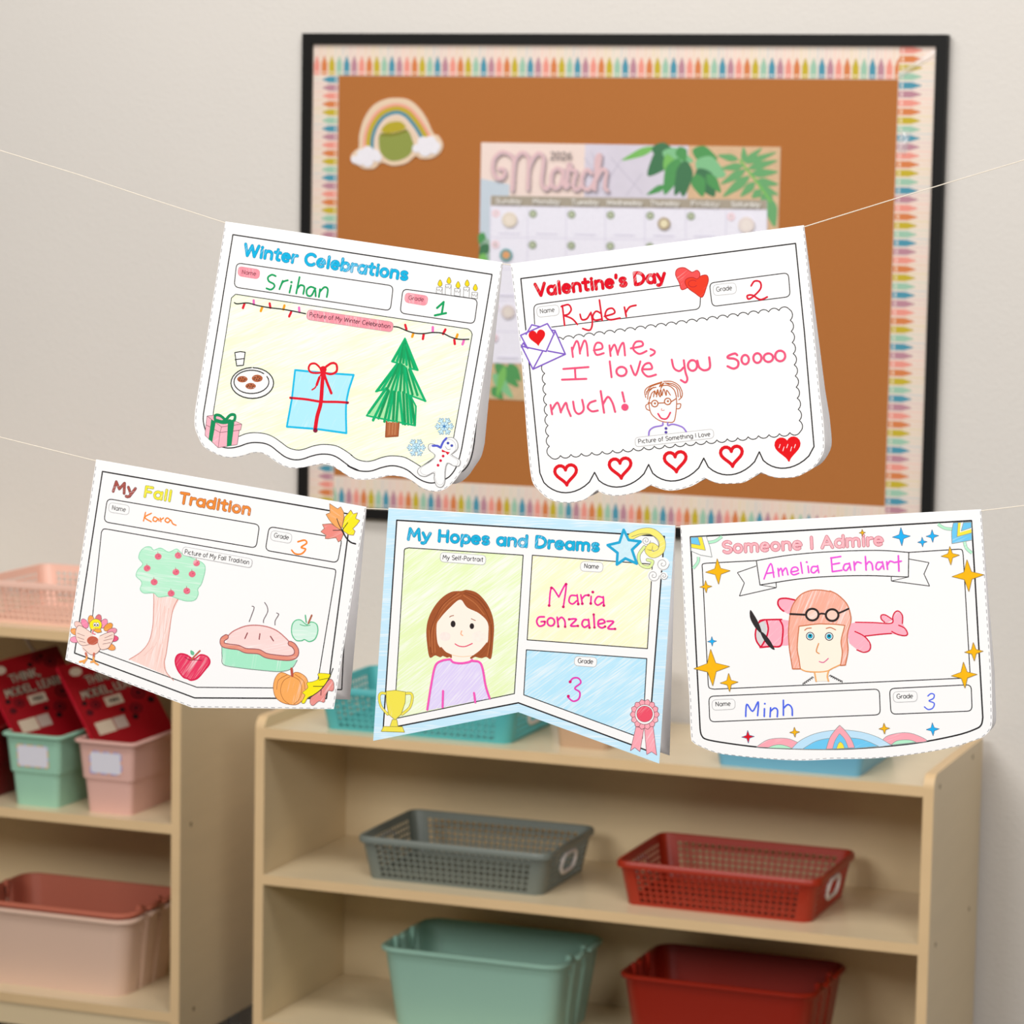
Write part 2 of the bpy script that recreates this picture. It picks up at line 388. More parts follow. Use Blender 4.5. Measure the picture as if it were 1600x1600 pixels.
# ------------------------------------------------------------------ cabinets
T = .018
def cabinet(x0, x1, yf, yb, ztop, rim, shelves, zb, label):
    """open shelf unit: shelves = heights of the upper faces, first is the lowest"""
    root = empty('shelf_cabinet', (x0, yf, 0), label, 'cabinet')
    w = x1-x0; d = yb-yf
    for sx in (0, w-T):
        mb = MB(); r = .022; h = ztop+rim
        prof = [(0, zb), (d, zb), (d, h)]+[(r-r*math.sin(a), h-r+r*math.cos(a)) for a in [PI/2*i/6 for i in range(7)]]
        n = len(prof)
        vs = [(sx, y, z) for y, z in prof]+[(sx+T, y, z) for y, z in prof]
        mb.add(vs, [tuple(range(n)), tuple(range(2*n-1, n-1, -1))], M['wood'])
        mb.add(vs, [(i, n+i, n+(i+1) % n, (i+1) % n) for i in range(n)], M['edge'])
        mb.build('side_panel', root, bevel=.0015)
    mb = MB(); mb.box((T, 0, ztop-T), (w-T, d, ztop), M['woodh'], M['edge']); mb.build('top_panel', root, bevel=.002)
    for i, z in enumerate(shelves):
        mb = MB(); mb.box((T, .0, z-T), (w-T, d-.013, z), M['woodh'], M['edge']); mb.build('shelf', root, bevel=.002)
    mb = MB(); mb.box((T, d-.013, zb), (w-T, d-.001, ztop-T), M['wood']); mb.build('back_panel', root)
    mb = MB(); mb.box((T, .004, zb), (w-T, .02, shelves[0]-T), M['wood']); mb.build('kick_board', root)
    for sx in (.06, w-.06):
        for sy in (.06, d-.06):
            c = empty('castor', (0, 0, 0), None, None); c.parent = root; c.location = (sx, sy, 0)
            mb = MB(); mb.cyl((-.014, 0, .045), .045, .028, (1, 0, 0), M['castor'], 20); mb.build('wheel', c, smooth=40)
            mb = MB(); mb.box((-.03, -.03, zb-.012), (.03, .03, zb), M['steel']); mb.box((-.02, -.02, .05), (-.016, .02, zb-.012), M['steel'])
            mb.box((.016, -.02, .05), (.02, .02, zb-.012), M['steel']); mb.build('bracket', c)
    return root
c2 = cabinet(-.8367, .3924, -.3806, -.003, .7802, .019, [.2455, .5141], .1795, 'lower open maple shelf cabinet under the bulletin board')
c1 = cabinet(-.9851-1.23, -.9851, -.3797, -.002, .925, .019, [.239, .5882], .1795, 'taller open maple shelf cabinet at the left edge')
for root, X1, pts in ((c2, .3924, PX('1520,1182.6 1468.7,1229 1514,1420 1461.8,1476')), (c1, -.9851, PX('298.3,1287.8 302.5,1576'))):
    for p in pts:
        q = on_x(p[0], p[1], X1)-root.location
        mb = MB(); mb.cyl((q.x-.002, q.y, q.z), .0045, .0024, (1, 0, 0), M['plug'], 10); mb.build('screw_plug', root)

# ------------------------------------------------------------------ plastic tubs
def tub(root, name, wb, db, wt, dt, h, r, m, holes=None, handle=None, th=.0022, rim=(.006, .006), ribs=False, step=None, rimname='rim'):
    """tapered rounded tub, origin at centre of its base; holes=(nx,ny,rows,zlo,zhi) for pierced walls"""
    cols = []
    def side(k, length, nh):
        if nh:
            mg = .05 if length > .3 else .08
            cols.append(('s', k, -1, 0))
            for i in range(nh):
                a = -1+mg*1.0+(2-2*mg)*i/nh; b = -1+mg+(2-2*mg)*(i+1)/nh
                g = (b-a)*.14
                cols.append(('s', k, a+g, i+1)); cols.append(('s', k, b-g, 0))
            cols.append(('s', k, 1, 0))
        elif ribs and k in (1, 3):
            for f in (-1, -.62, -.56, -.42, -.36, .1, .16, .30, .36, 1): cols.append(('s', k, f, 0))
        else:
            for f in (-1, -.5, 0, .5, 1): cols.append(('s', k, f, 0))
    for k in range(4):
        side(k, wt if k in (0, 2) else dt, (holes[0] if k in (0, 2) else holes[1]) if holes else 0)
        for j in range(1, 5): cols.append(('c', k, j/5, 0))
    def pos(c, t, off, z):
        a = (wb+(wt-wb)*t)/2-off; b = (db+(dt-db)*t)/2-off; rr_ = max(r-off, .001)
        if step and t < step: a -= .003; b -= .003
        kind, k, f = c[0], c[1], c[2]
        if kind == 's':
            bump = 0
            if ribs and k in (1, 3) and (-.6 < f < -.37 or .12 < f < .34) and t > .05: bump = -.007
            if k == 0: return (f*(a-rr_), -b, z)
            if k == 1: return (a+bump, f*(b-rr_), z)
            if k == 2: return (-f*(a-rr_), b, z)
            return (-a-bump, -f*(b-rr_), z)
        an = math.radians(-90+90*k+90*f)
        cx = (a-rr_)*(1 if k in (0, 1) else -1); cy = (b-rr_)*(-1 if k in (0, 3) else 1)
        return (cx+rr_*math.cos(an), cy+rr_*math.sin(an), z)
    if holes:
        nr = holes[2]; z0, z1 = holes[3], holes[4]; rows = [(0, 0)]
        for i in range(nr):
            a = z0+(z1-z0)*i/nr; b = z0+(z1-z0)*(i+1)/nr; g = (b-a)*.15
            rows += [(a+g, i+1), (b-g, 0)]
        rows.append((h, 0))
    elif step: rows = [(0, 0), (h*step-.0015, 0), (h*step, 0), (h, 0)]
    else: rows = [(0, 0), (h*.5, 0), (h, 0)]
    n = len(cols); R = len(rows); mb = MB(); vs = []
    for off in (0, th):
        for z, _ in rows:
            for c in cols: vs.append(pos(c, z/h, off, z if not (off and z == 0) else 0))
    def hole(i, j):
        c = cols[i]
        if not holes or not c[3] or not rows[j][1]: return False
        return True
    fs = []; NR = n*R
    for j in range(R-1):
        for i in range(n):
            i2 = (i+1) % n; q = (j*n+i, j*n+i2, (j+1)*n+i2, (j+1)*n+i)
            if hole(i, j):
                fs += [(q[0], q[1], NR+q[1], NR+q[0]), (q[1], q[2], NR+q[2], NR+q[1]), (q[2], q[3], NR+q[3], NR+q[2]), (q[3], q[0], NR+q[0], NR+q[3])]
            elif handle and cols[i][0] == 's' and cols[i][1] in (1, 3) and cols[i2][1] == cols[i][1] and abs((cols[i][2]+cols[i2][2])/2) < handle[0] and handle[1] < (rows[j][0]+rows[j+1][0])/2 < handle[2]:
                continue
            else:
                fs += [q, tuple(NR+k for k in reversed(q))]
    mb.add(vs, fs, m)
    mb.build('wall', root, smooth=35)
    if holes:       # open lattice floor
        mb = MB(); A_, B_ = wb/2-.0005, db/2-.0005
        def half(t, L, O):      # half length of a bar lying t from the axis
            e = abs(t)-(O-r)
            return L if e <= 0 else L-r+math.sqrt(max(0, r*r-e*e))
        n1 = int(db/.0125); n2_ = int(wb/.0125)
        for i in range(n1+1):
            y = -B_+2*B_*i/n1; hl = half(min(abs(y), B_-.002), A_, B_); e = .0045 if i in (0, n1) else .0022
            mb.box((-hl, max(-B_, y-e), 0), (hl, min(B_, y+e), .0018), m)
        for i in range(n2_+1):
            x = -A_+2*A_*i/n2_; hl = half(min(abs(x), A_-.002), B_, A_); e = .0045 if i in (0, n2_) else .0022
            mb.box((max(-A_, x-e), -hl, .0002), (min(A_, x+e), hl, .0020), m)
        mb.build('base', root)
    else:
        mb = MB(); b0 = [pos(c, 0, .0005, 0) for c in cols]; b1 = [pos(c, .02, .001, .003) for c in cols]
        mb.add(b0+b1, [tuple(range(n-1, -1, -1)), tuple(range(n, 2*n))]+[(i, (i+1) % n, n+(i+1) % n, n+i) for i in range(n)], m); mb.build('base', root)
    lip, lh = rim; mb = MB(); ring = []
    prof = [(th*.9, h-lh*.9), (-lip, h-lh), (-lip-.0008, h-lh*.3), (-lip*.6, h+.0008), (th*.2, h+.0012), (th, h)]
    for off, z in prof: ring += [pos(c, 1, off, z) for c in cols]
    k = len(prof)
    mb.add(ring, [(p*n+i, p*n+(i+1) % n, ((p+1) % k)*n+(i+1) % n, ((p+1) % k)*n+i) for p in range(k) for i in range(n)], m)
    if lip > .004 and not step:
        pass
    mb.build(rimname, root, smooth=50)

def basket(cx, cy, z, m, label, wt=.365, dt=.262, h=.078, ring=True, rot=0):
    root = empty('perforated_basket', (cx, cy, z), label, 'basket', 'perforated baskets on the cabinets'); root.rotation_euler.z = rot
    tub(root, 'b', wt-.036, dt-.034, wt-.008, dt-.008, h, .019, m, holes=(24, 15, 6, .005, h-.011), handle=(.22, h*.36, h*.72), rim=(.004, .011))
    if ring:
        for sx in (1, -1):
            mb = MB(); wb_ = wt-.036
            pts = []
            for i in range(24):
                t = 2*PI*i/24; u = math.cos(t); v = math.sin(t)
                yy = (.018*(1 if u > 0 else -1) if abs(u) > .2 else 0)+u*.019; zz = h*.52+v*.0175
                pts.append((sx*(wb_/2+.014*zz/h+.002), yy, zz))
            mb.tube(pts, .0035, M['white'], 6, closed=True)
            tag(mb.build('handle_grip', root, smooth=60), 'white oval handle rim')
    return root
pl = lambda n, r, g, b, ro=.38: mat(n, C(r, g, b), ro, .45)
ZM = .5141
basket(-.474, -.212, ZM, pl('grey_plastic', 114, 121, 114), 'grey perforated basket on the middle shelf')
basket(.008, -.203, ZM, pl('brick_plastic', 160, 42, 18), 'brick red perforated basket on the middle shelf')
basket(-.545, -.225, .7802, pl('teal_plastic', 84, 178, 180), 'teal perforated basket on the cabinet top behind the hanging cards', wt=.385)
basket(-1.25, -.212, .925, pl('blush_plastic', 240, 196, 178), 'blush pink perforated basket on top of the taller cabinet', ring=False, wt=.37)

def bin_(cx, cy, z, m, label, wt=.355, dt=.25, h=.145):
    root = empty('storage_bin', (cx, cy, z), label, 'bin', 'open storage bins on the lower shelves')
    tub(root, 'b', wt-.05, dt-.045, wt-.012, dt-.012, h, .032, m, ribs=True, rim=(.006, .007))
    for sx in (1, -1):
        for fy in (-.052, .026):
            mb = MB(); mb.box((sx*(wt/2-.012)-.004, fy-.007, h-.03), (sx*(wt/2-.012)+.004, fy+.007, h+.006), m)
            mb.build('handle_lug', root, bevel=.003)
    return root
bin_(-.445, -.203, .2455, pl('sage_plastic', 148, 188, 172), 'sage green storage bin on the lower shelf')
bin_(.008, -.203, .2455, pl('oxblood_plastic', 142, 28, 8), 'dark red storage bin on the lower shelf')
bin_(-1.283, -.222, .239, pl('pale_pink_plastic', 226, 194, 174), 'pale pink storage bin on the lower shelf of the taller cabinet', h=.148)
bin_(-1.283, -.222, .2495, pl('coral_plastic', 196, 112, 90), 'coral storage bin nested inside the pale pink bin', wt=.349, dt=.244, h=.149)

def book_bin(cx, cy, z, m, label, dots=None, lab=True, h=.137):
    root = empty('book_bin', (cx, cy, z), label, 'bin', 'narrow book bins')
    tub(root, 'b', .096, .215, .116, .245, h, .012, m, rim=(.007, .005), step=.47)
    if lab:
        yf = -.5*(.215+.03*.68)-.0006
        mb = MB(); mb.box((-.031, -.0006, -.020), (.031, 0, .020), mat('label_card', C(228, 226, 236), .5)); 
        cols_ = [mat('label_dot_%d' % i, C(*c), .6) for i, c in enumerate(dots)]
        k = 0
        for i in range(9):
            for zz in (-.0215, .0195):
                x = -.031+i*.0069; mb.box((x, -.0007, zz), (x+.0045, 0, zz+.0025), cols_[k % len(cols_)]); k += 1
        for i in range(6):
            for xx in (-.033, .0305):
                zz = -.019+i*.0066; mb.box((xx, -.0007, zz), (xx+.0025, 0, zz+.0045), cols_[k % len(cols_)]); k += 1
        o = mb.build('label_card', root); o.location = (0, yf, h*.70); o.rotation_euler.x = math.radians(6.2)
    return root
zb1 = .5882
book_bin(-1.299, -.24, zb1, pl('mint_plastic', 158, 205, 180), 'mint green book bin with a blank label and a red book', [(230, 170, 130), (235, 190, 120), (190, 190, 220)])
book_bin(-1.148, -.24, zb1, pl('pink_plastic', 226, 180, 168), 'pink book bin with a blank label beside the cabinet side', [(150, 150, 225), (225, 160, 130), (170, 180, 230)])
book_bin(-1.452, -.24, zb1, pl('crimson_plastic', 120, 10, 20), 'crimson book bin cut off by the left edge', lab=False)
tan = book_bin(-.2435, -.21, .7802, pl('tan_plastic', 190, 158, 128), 'tan bin on the cabinet top right of the teal basket', lab=False, h=.125)
# flat light blue tray
root = empty('shallow_tray', (.137, -.235, .7802), 'light blue shallow tray on the cabinet top at the right', 'tray')
tub(root, 'b', .245, .235, .262, .25, .05, .012, pl('sky_plastic', 108, 172, 200), rim=(.004, .006))

# ------------------------------------------------------------------ books in the bins
RB = mat('book_red', C(138, 5, 18), .35, .5); RBS = mat('book_spine', C(190, 8, 38), .35, .5)
BL = ink(70, 5, 14); BK = ink(20, 8, 10); TN = ink(190, 172, 150)
def book(o, U, V, label, w=.185, h=.235, th=.007):
    U = Vector(U).normalized(); V = (Vector(V)-Vector(V).dot(U)*U).normalized(); N = U.cross(V)   # N towards the viewer
    root = empty('workbook', None, label, 'book', 'red workbooks in the book bins',
                 m=Matrix(((U.x, -N.x, V.x, o[0]), (U.y, -N.y, V.y, o[1]), (U.z, -N.z, V.z, o[2]), (0, 0, 0, 1))))
    mb = MB(); mb.box((0, 0, 0), (w, .0006, h), RB); mb.box((0, th, 0), (w, th+.0006, h), RB); mb.build('cover', root)
    mb = MB(); mb.box((-.0012, 0, 0), (0, th+.0006, h), RBS); mb.build('spine', root)
    mb = MB(); mb.box((.001, .0006, .001), (w-.002, th, h-.001), M['paper']); mb.build('page_block', root)
    kx, kz = .95, .8; h = h/kz
    def E(cx, cz, rx, rz, m, y): mb.add([((cx+rx*math.cos(2*PI*i/18))*kx, y, (cz+rz*math.sin(2*PI*i/18))*kz) for i in range(18)], [tuple(range(18))], m)
    def Q(x0, z0, x1, z1, m, y): mb.add([(x*kx, y, z*kz) for x, z in ((x0, z0), (x1, z0), (x1, z1), (x0, z1))], [(0, 1, 2, 3)], m)
    def TX(t, x, z, cap, wd, m, y, sx=1):
        for c in t:
            for l in G[c][1]:
                for a, b in zip(l, l[1:]):
                    a = Vector((x+a[0]*cap*sx, z+a[1]*cap)); b = Vector((x+b[0]*cap*sx, z+b[1]*cap)); d = b-a
                    if d.length < 1e-6: continue
                    d.normalize(); n = Vector((-d.y, d.x))*wd/2; a -= d*wd/2; b += d*wd/2
                    mb.add([((q.x)*kx, y, q.y*kz) for q in (a+n, a-n, b-n, b+n)], [(0, 1, 2, 3)], m)
            x += (G[c][0]+.08)*cap*sx
    mb = MB()
    E(.032, h-.024, .014, .011, TN, -.0002)
    for wd_, m_, dy in ((.0052, BK, -.0002), (.0023, TN, -.0004)):
        TX('THINK,', .044, h-.062, .020, wd_, m_, dy, .95); TX('MODEL, LEARN', .02, h-.094, .019, wd_, m_, dy, .86)
    Q(.062, h-.128, .102, h-.104, TN, -.0002); TX('MINI', .072, h-.121, .010, .0018, BK, -.0004)
    Q(.018, h-.19, .058, h-.158, TN, -.0002); Q(.06, h-.188, .088, h-.158, ink(168, 148, 136), -.0003)
    for cx, cz, rx, m in ((.12, h-.02, .012, BL), (.145, h-.035, .014, BL), (.1, h-.03, .006, BK), (.13, h-.016, .006, BK), (.04, h-.115, .012, BL), (.02, h-.13, .008, BL),
                          (.018, h-.105, .006, BK), (.14, h-.115, .016, BL), (.09, h-.145, .006, BK), (.12, h-.15, .014, BL), (.16, h-.14, .008, BK), (.165, h-.08, .008, BK), (.11, h-.17, .007, BK)):
        E(cx, cz, rx, rx, m, -.0002)
        if rx > .01: E(cx, cz, rx*.72, rx*.72, RB, -.0003); E(cx, cz, rx*.5, rx*.5, m, -.0004)
    mb.build('cover_print', root)
    return root
yw, ro, pi_ = math.radians(56), math.radians(10), math.radians(36)
bU = Vector((math.cos(yw), math.sin(yw), 0)); bN = Vector((math.sin(yw), -math.cos(yw), 0)); bV = Vector((0, 0, 1))*math.cos(pi_)-bN*math.sin(pi_)
U_, V_ = math.cos(ro)*bU+math.sin(ro)*bV, -math.sin(ro)*bU+math.cos(ro)*bV
for px, py, lb in ((141, 1146, 'red workbook leaning in the pink bin beside the cabinet side'), (21, 1143, 'red workbook leaning in the mint green bin'),
                   (-101, 1140, 'red workbook leaning in the crimson bin at the left edge')):
    book(on_y(px, py, -.335)-V_*.042, U_, V_, lb, w=.168, h=.185)
mb = MB(); a = on_y(33, 985, -.1); b = on_y(52, 1016, -.1)
mb.tube([a+(a-b)*.2, b+(b-a)*2.0], .004, M['white'], 8)
tag(mb.build('white_rod'), 'thin white rod leaning behind the red books', 'rod')

# ------------------------------------------------------------------ bulletin board
bx0, bx1, bz0, bz1 = -.9338, .2862, 1.1178, 2.02
root = empty('bulletin_board', (bx0, 0, bz0), 'black framed cork bulletin board with a crayon border on the wall', 'board')
w, h, fr = bx1-bx0, bz1-bz0, .0195
for pts in ([(0, h), (w, h), (w-fr, h-fr), (fr, h-fr)], [(0, 0), (fr, fr), (w-fr, fr), (w, 0)], [(0, 0), (0, h), (fr, h-fr), (fr, fr)], [(w, 0), (w-fr, fr), (w-fr, h-fr), (w, h)]):
    mb = MB(); mb.prism(pts, 0, .0215, M['black']); mb.build('frame_rail', root, bevel=.002)
mb = MB(); mb.box((fr*.8, .010, fr*.8), (w-fr*.8, .0205, h-fr*.8), M['cork']); mb.build('cork_sheet', root)
PAL = [ink(232, 148, 134), ink(212, 126, 74), ink(194, 172, 48), ink(154, 194, 170), ink(76, 146, 168), ink(184, 134, 148)]
PALE = [mat('print_pale_%d' % i, C(*c), .35, .5) for i, c in enumerate([(238, 196, 184), (232, 198, 172), (226, 208, 162), (210, 212, 192), (196, 204, 204), (222, 194, 192)])]
def border(x0, z0, x1, z1, mode, lab, start=0):
    r = empty('border_strip', (0, 0, 0), None, None); r.parent = root; r['label'] = lab
    yy = .0088 if mode in 'RL' else .0092
    mb = MB(); mb.box((x0, yy, z0), (x1, yy+.0005, z1), M['cream']); mb.build('strip_card', r)
    L = (x1-x0) if mode in 'TB' else (z1-z0); dw = abs((z1-z0) if mode in 'TB' else (x1-x0)); pit = .01515
    mb = MB(); n = int(L/pit)
    def P(a, b):    # a along the strip, b from the crayon's foot outwards
        if mode in 'TB': return (x0+a, z0+b)
        if mode == 'L': return (x1-b, z1-a)
        return (x0+b, z1-a)
    for i in range(n):
        c = (i+start) % 6; a = i*pit+.001; b = a+pit-.0022; m = (a+b)/2; q = .002
        def poly(pts, mt, k): mb.add([(P(*p)[0], yy-.0001*k, P(*p)[1]) for p in pts], [tuple(range(len(pts)))], mt)
        poly([(a+.0006, .001), (b-.0006, .001), (b-.0006, dw*.36), (m+.0024, dw*.54), (m+.0009, dw*.63), (m-.0009, dw*.63), (m-.0024, dw*.54), (a+.0006, dw*.36)], PAL[c], 1)
        poly([(a+.002, dw*.08), (b-.002, dw*.08), (b-.002, dw*.13), (a+.002, dw*.13)], PALE[c], 2)
        s_ = [(m+.0022*math.sin(t*1.3), dw*(.66+.028*t)) for t in range(11)]
        for p, q_ in zip(s_, s_[1:]): poly([(p[0]-.0007, p[1]), (p[0]+.0007, p[1]), (q_[0]+.0007, q_[1]), (q_[0]-.0007, q_[1])], PALE[c], 1)
        g = dw*.36
        poly([(b, g), (b+.0022, g), (b+.0022, dw*.95), (b, dw*.95)], PALE[(c+1) % 6], 1)
    mb.build('crayon_print', r)
bw = .058
border(fr, h-fr-bw, w-fr, h-fr, 'T', 'top strip of the printed crayon border')
border(fr, fr, w-fr, fr+bw, 'B', 'bottom strip of the printed crayon border')
border(fr, fr, fr+bw-.006, h-fr-bw, 'L', 'left strip of the printed crayon border', 4)
border(w-fr-bw-.008, fr, w-fr, h-fr, 'R', 'right strip of the printed crayon border')
# glossy laminate bulges at the top right corner of the border
gl = bpy.data.materials.new('clear_tape'); gl.use_nodes = True; b_ = gl.node_tree.nodes['Principled BSDF']
b_.inputs['Roughness'].default_value = .08; b_.inputs['Alpha'].default_value = .3; b_.inputs['Base Color'].default_value = (.95, .95, .97, 1); b_.inputs['Specular IOR Level'].default_value = 1
for (ax, az), (bx_, bz_), wd in (((w-.085, h-.071), (w-.022, h-.030), .012), ((w-.076, h-.205), (w-.070, h-.165), .018)):
    d = Vector((bx_-ax, bz_-az)); d.normalize(); n = Vector((-d.y, d.x)); mb = MB(); vs = []; K = 9; L = math.dist((ax, az), (bx_, bz_))
    for i in range(K+1):
        for j in range(7):
            u = j/6-.5; t = i/K; p = Vector((ax, az))+d*L*t+n*wd*u
            vs.append((p.x, .0084-.0045*math.cos(PI*u)*(.6+.4*math.sin(5*t)), p.y))
    mb.add(vs, [(i*7+j, (i+1)*7+j, (i+1)*7+j+1, i*7+j+1) for i in range(K) for j in range(6)], gl)
    tag(mb.build('clear_tape', root, smooth=80), 'clear glossy tape on the border')

# ------------------------------------------------------------------ rainbow cut-out pinned to the cork
g1 = crop(540, 140, .1)
o = on_y(545, 266, .0075)
root = empty('rainbow_cutout', o, 'paper rainbow cut-out with clouds and a green pot on the cork', 'decoration')
art = Art(root, o, (1, 0, 0), (0, 0, 1))
sil = [art.loc(p) for p in smooth(g1('205,900 215,700 290,450 430,250 620,150 780,130 960,150 1110,250 1250,430 1370,680 1450,720 1520,850 1480,980 1350,1070 1180,1080 1090,1040 950,1150 740,1190 560,1140 450,1230 300,1240 200,1190 100,1140 80,1040 150,950'), True)]
mb = MB(); mb.prism(sil, 0, .0022, mat('card_peach', C(226, 200, 172), .5)); mb.build('backing_card', root)
path = smooth(g1('350,940 360,740 430,540 570,370 780,295 960,345 1100,490 1200,640 1280,790'))
def offs(pts, d):
    out = []
    for i, p in enumerate(pts):
        a = Vector(pts[max(i-1, 0)]); b = Vector(pts[min(i+1, len(pts)-1)]); t = (b-a).normalized()
        out.append((p[0]+t.y*d, p[1]-t.x*d))
    return out
for off, wd, c, nm in ((5.5, 4.8, (232, 160, 140), 'pink'), (-.2, 7.2, (190, 168, 48), 'mustard'), (-6.3, 5.8, (82, 140, 160), 'blue'), (-11.2, 4.2, (228, 206, 190), 'pale')):
    art.part('rainbow_band', nm+' band'); art.line(offs(path, off), wd, ink(*c), sm=False, caps=False)
art.part('pot', 'olive green pot'); art.fill(g1('545,700 750,690 960,640 1040,780 1060,880 1000,1020 860,1100 720,1115 610,1060 540,960 520,820'), ink(142, 152, 74), True)
art.line(g1('560,700 750,700 950,640'), 4.5, ink(128, 128, 44))
art.part('gold', 'mustard heap in the pot'); art.fill(g1('560,650 600,570 700,510 850,500 930,560 930,610 800,660 650,680'), ink(180, 164, 46), True)
WH = ink(232, 229, 236)
for cs in ([(150, 1090, 60), (260, 1010, 80), (350, 970, 90), (450, 1020, 90), (500, 1060, 70), (350, 1120, 90), (230, 1110, 70)], [(1110, 920, 65), (1220, 830, 95), (1330, 820, 95), (1400, 890, 85), (1250, 940, 105), (1390, 950, 60)]):
    o_ = Vector((0, 0)); mb = MB()
    for k, (x, y, r) in enumerate(cs):
        pts = [art.loc(p) for p in ell(540+x*.1, 140+y*.1, r*.1, r*.1, n=20)]; mb.prism(pts, -.0016-.00004*k, -.0004, WH)
    mb.build('cloud', root)
art.end()

# ------------------------------------------------------------------ calendar
o = on_y(768, 624, .0085); o = Vector((-.5755, .0085, 1.3535))
root = empty('wall_calendar', o, 'March calendar with leaf pictures pinned on the cork board', 'calendar')
cw, ch = .5675, .4695
mb = MB(); mb.prism([(0, 0), (cw, 0), (cw, ch), (0, ch)], 0, .001, M['paper']); mb.build('sheet', root)
art = Art(root, o, (1, 0, 0), (0, 0, 1), lift=.00005); art.STEP = .000012
f0 = crop(740, 210, .30625); f1 = crop(740, 210, .15625); f2 = crop(970, 210, .1625)
def L(x, z): # calendar's own sheet coordinates as fractions -> same frame as loc()
    return (x*cw, z*ch)
def rect(pts, m):
    art.y -= art.STEP; art.mb.add([(L(*p)[0], art.y, L(*p)[1]) for p in pts], [tuple(range(len(pts)))], m)
art.part('photo_print', 'printed photo of leaves over blush and marble')
rect([(0, .55), (.36, .55), (.36, 1), (0, 1)], ink(236, 216, 208)); rect([(.355, .5), (.8, .5), (.8, 1), (.355, 1)], mat('marble_print', C(212, 206, 220), .6, noise=.07, nscale=40))
rect([(.70, .45), (1, .45), (1, 1), (.70, 1)], mat('wicker_print', C(212, 178, 142), .6, noise=.15, nscale=90)); rect([(0, .5), (.10, .5), (.10, .84), (0, .86)], ink(196, 208, 220))
rect([(0, 0), (1, 0), (1, .45), (0, .5)], mat('wicker_print_low', C(206, 178, 140), .6, noise=.15, nscale=90))
rect([(0, .3), (.08, .3), (.08, .6), (0, .64)], ink(150, 180, 160))
for a, b in (('565,120 700,300', 0), ('700,120 860,300', 0), ('640,300 760,120', 0), ('780,310 860,200', 0), ('600,90 640,180', 0)):
    art.line(f0(a), 1.6, ink(196, 190, 206), sm=False)
GL = ink(108, 168, 112); GD, GM, GB, GP = ink(70, 120, 84), ink(84, 152, 90), ink(122, 186, 98), ink(130, 190, 140)
def leaf(c, a, b, wd, m):
    p, q = c('%s %s' % (a, b)); P = Vector(p); Q = Vector(q); d = Q-P; n = Vector((-d.y, d.x)).normalized()*wd
    art.fill([tuple(P), tuple(P+d*.3+n), tuple(P+d*.65+n*.75), tuple(Q), tuple(P+d*.65-n*.75), tuple(P+d*.3-n)], m, True)
for a, b, wd, m in (('330,120', '10,250', 6, GB), ('300,130', '560,210', 13, GD), ('480,150', '260,400', 15, GD), ('400,170', '700,260', 12, GP), ('440,190', '550,520', 11, GB),
                    ('560,230', '420,580', 13, GM), ('620,250', '600,600', 13, GD), ('690,150', '930,240', 12, GM), ('720,260', '1010,400', 17, GP), ('740,330', '900,600', 15, GD),
                    ('720,380', '790,600', 11, GM), ('430,490', '250,580', 5, GM), ('560,120', '620,260', 9, GM), ('830,380', '960,560', 8, GM), ('640,300', '520,590', 10, GD)):
    leaf(f2, a, b, wd, m)
for a, b, wd in (('1130,240', '930,200', 7), ('1190,270', '1180,120', 6), ('1190,270', '1360,130', 6), ('1200,280', '1500,170', 6), ('1180,300', '960,330', 7), ('1220,330', '1510,250', 7),
                 ('1200,340', '960,480', 8), ('1250,380', '1515,360', 8), ('1240,400', '980,600', 9), ('1290,450', '1515,480', 8), ('1290,460', '1150,600', 8), ('1330,510', '1515,580', 7), ('1350,540', '1260,610', 8), ('1420,600', '1480,890', 12), ('1370,560', '1450,700', 12)):
    leaf(f2, a, b, wd*.8, GL)
art.line(f2('1150,250 1200,320 1280,420 1370,540 1440,640'), 3.6, GB)
for a, b, wd, m in (('50,500', '30,560', 6, GM), ('75,560', '30,620', 8, GD), ('30,620', '70,640', 7, GB), ('110,1170', '230,1290', 10, GM), ('100,1220', '200,1345', 9, GP), ('180,1170', '240,1260', 8, GM), ('95,1290', '150,1350', 8, GM), ('160,1180', '120,1340', 6, GB)):
    leaf(f0, a, b, wd, m)
art.part('month_grid', 'white month grid with round date marks')
gx = [88, 277, 474, 673, 875, 1083, 1288, 1497]; top = lambda x: 365+(x-88)/1409*20
art.fill(f0('85,312 1498,335 1496,1190 76,1163'), ink(233, 231, 243))
art.fill(f0('88,312 1497,335 1497,386 88,363'), ink(168, 158, 143))
def gxx(i, r): return gx[i]-(10*(1-i/7))*r/5
for i in range(8): art.line([f0('%f,%f' % (gxx(i, 0), top(gx[i])))[0], f0('%f,%f' % (gxx(i, 5), top(gx[i])+800))[0]], .9, ink(205, 200, 222), sm=False)
for r in range(6): art.line([f0('%f,%f' % (gxx(0, r), top(88)+160*r))[0], f0('%f,%f' % (gxx(7, r), top(1497)+160*r))[0]], .9, ink(212, 206, 226), sm=False)
n_ = 0
for r in range(5):
    for i in range(7):
        n_ += 1
        if n_ > 31: break
        x, y = f0('%f,%f' % (gxx(i, r)+27, top(gx[i])+38+158*r))[0]; pk = i in (0, 6)
        art.dot(x, y, 6.4, ink(236, 208, 216) if pk else ink(150, 160, 138)); art.dot(x, y, 3.6, ink(240, 222, 228) if pk else ink(200, 210, 178))
        s_ = str(n_); art.text(s_, (x-1.6*len(s_), y+2.3), (x+1.6*len(s_), y+2.3), 4.6, .7, ink(110, 110, 100))
        if (i+r*3) % 2 == 0 or r == 0:
            art.line(f0('%f,%f %f,%f' % (gxx(i, r)+45, top(gx[i])+155+158*r-15, gxx(i, r)+150, top(gx[i])+155+158*r-13)), 1.6, ink(214, 210, 228), sm=False)
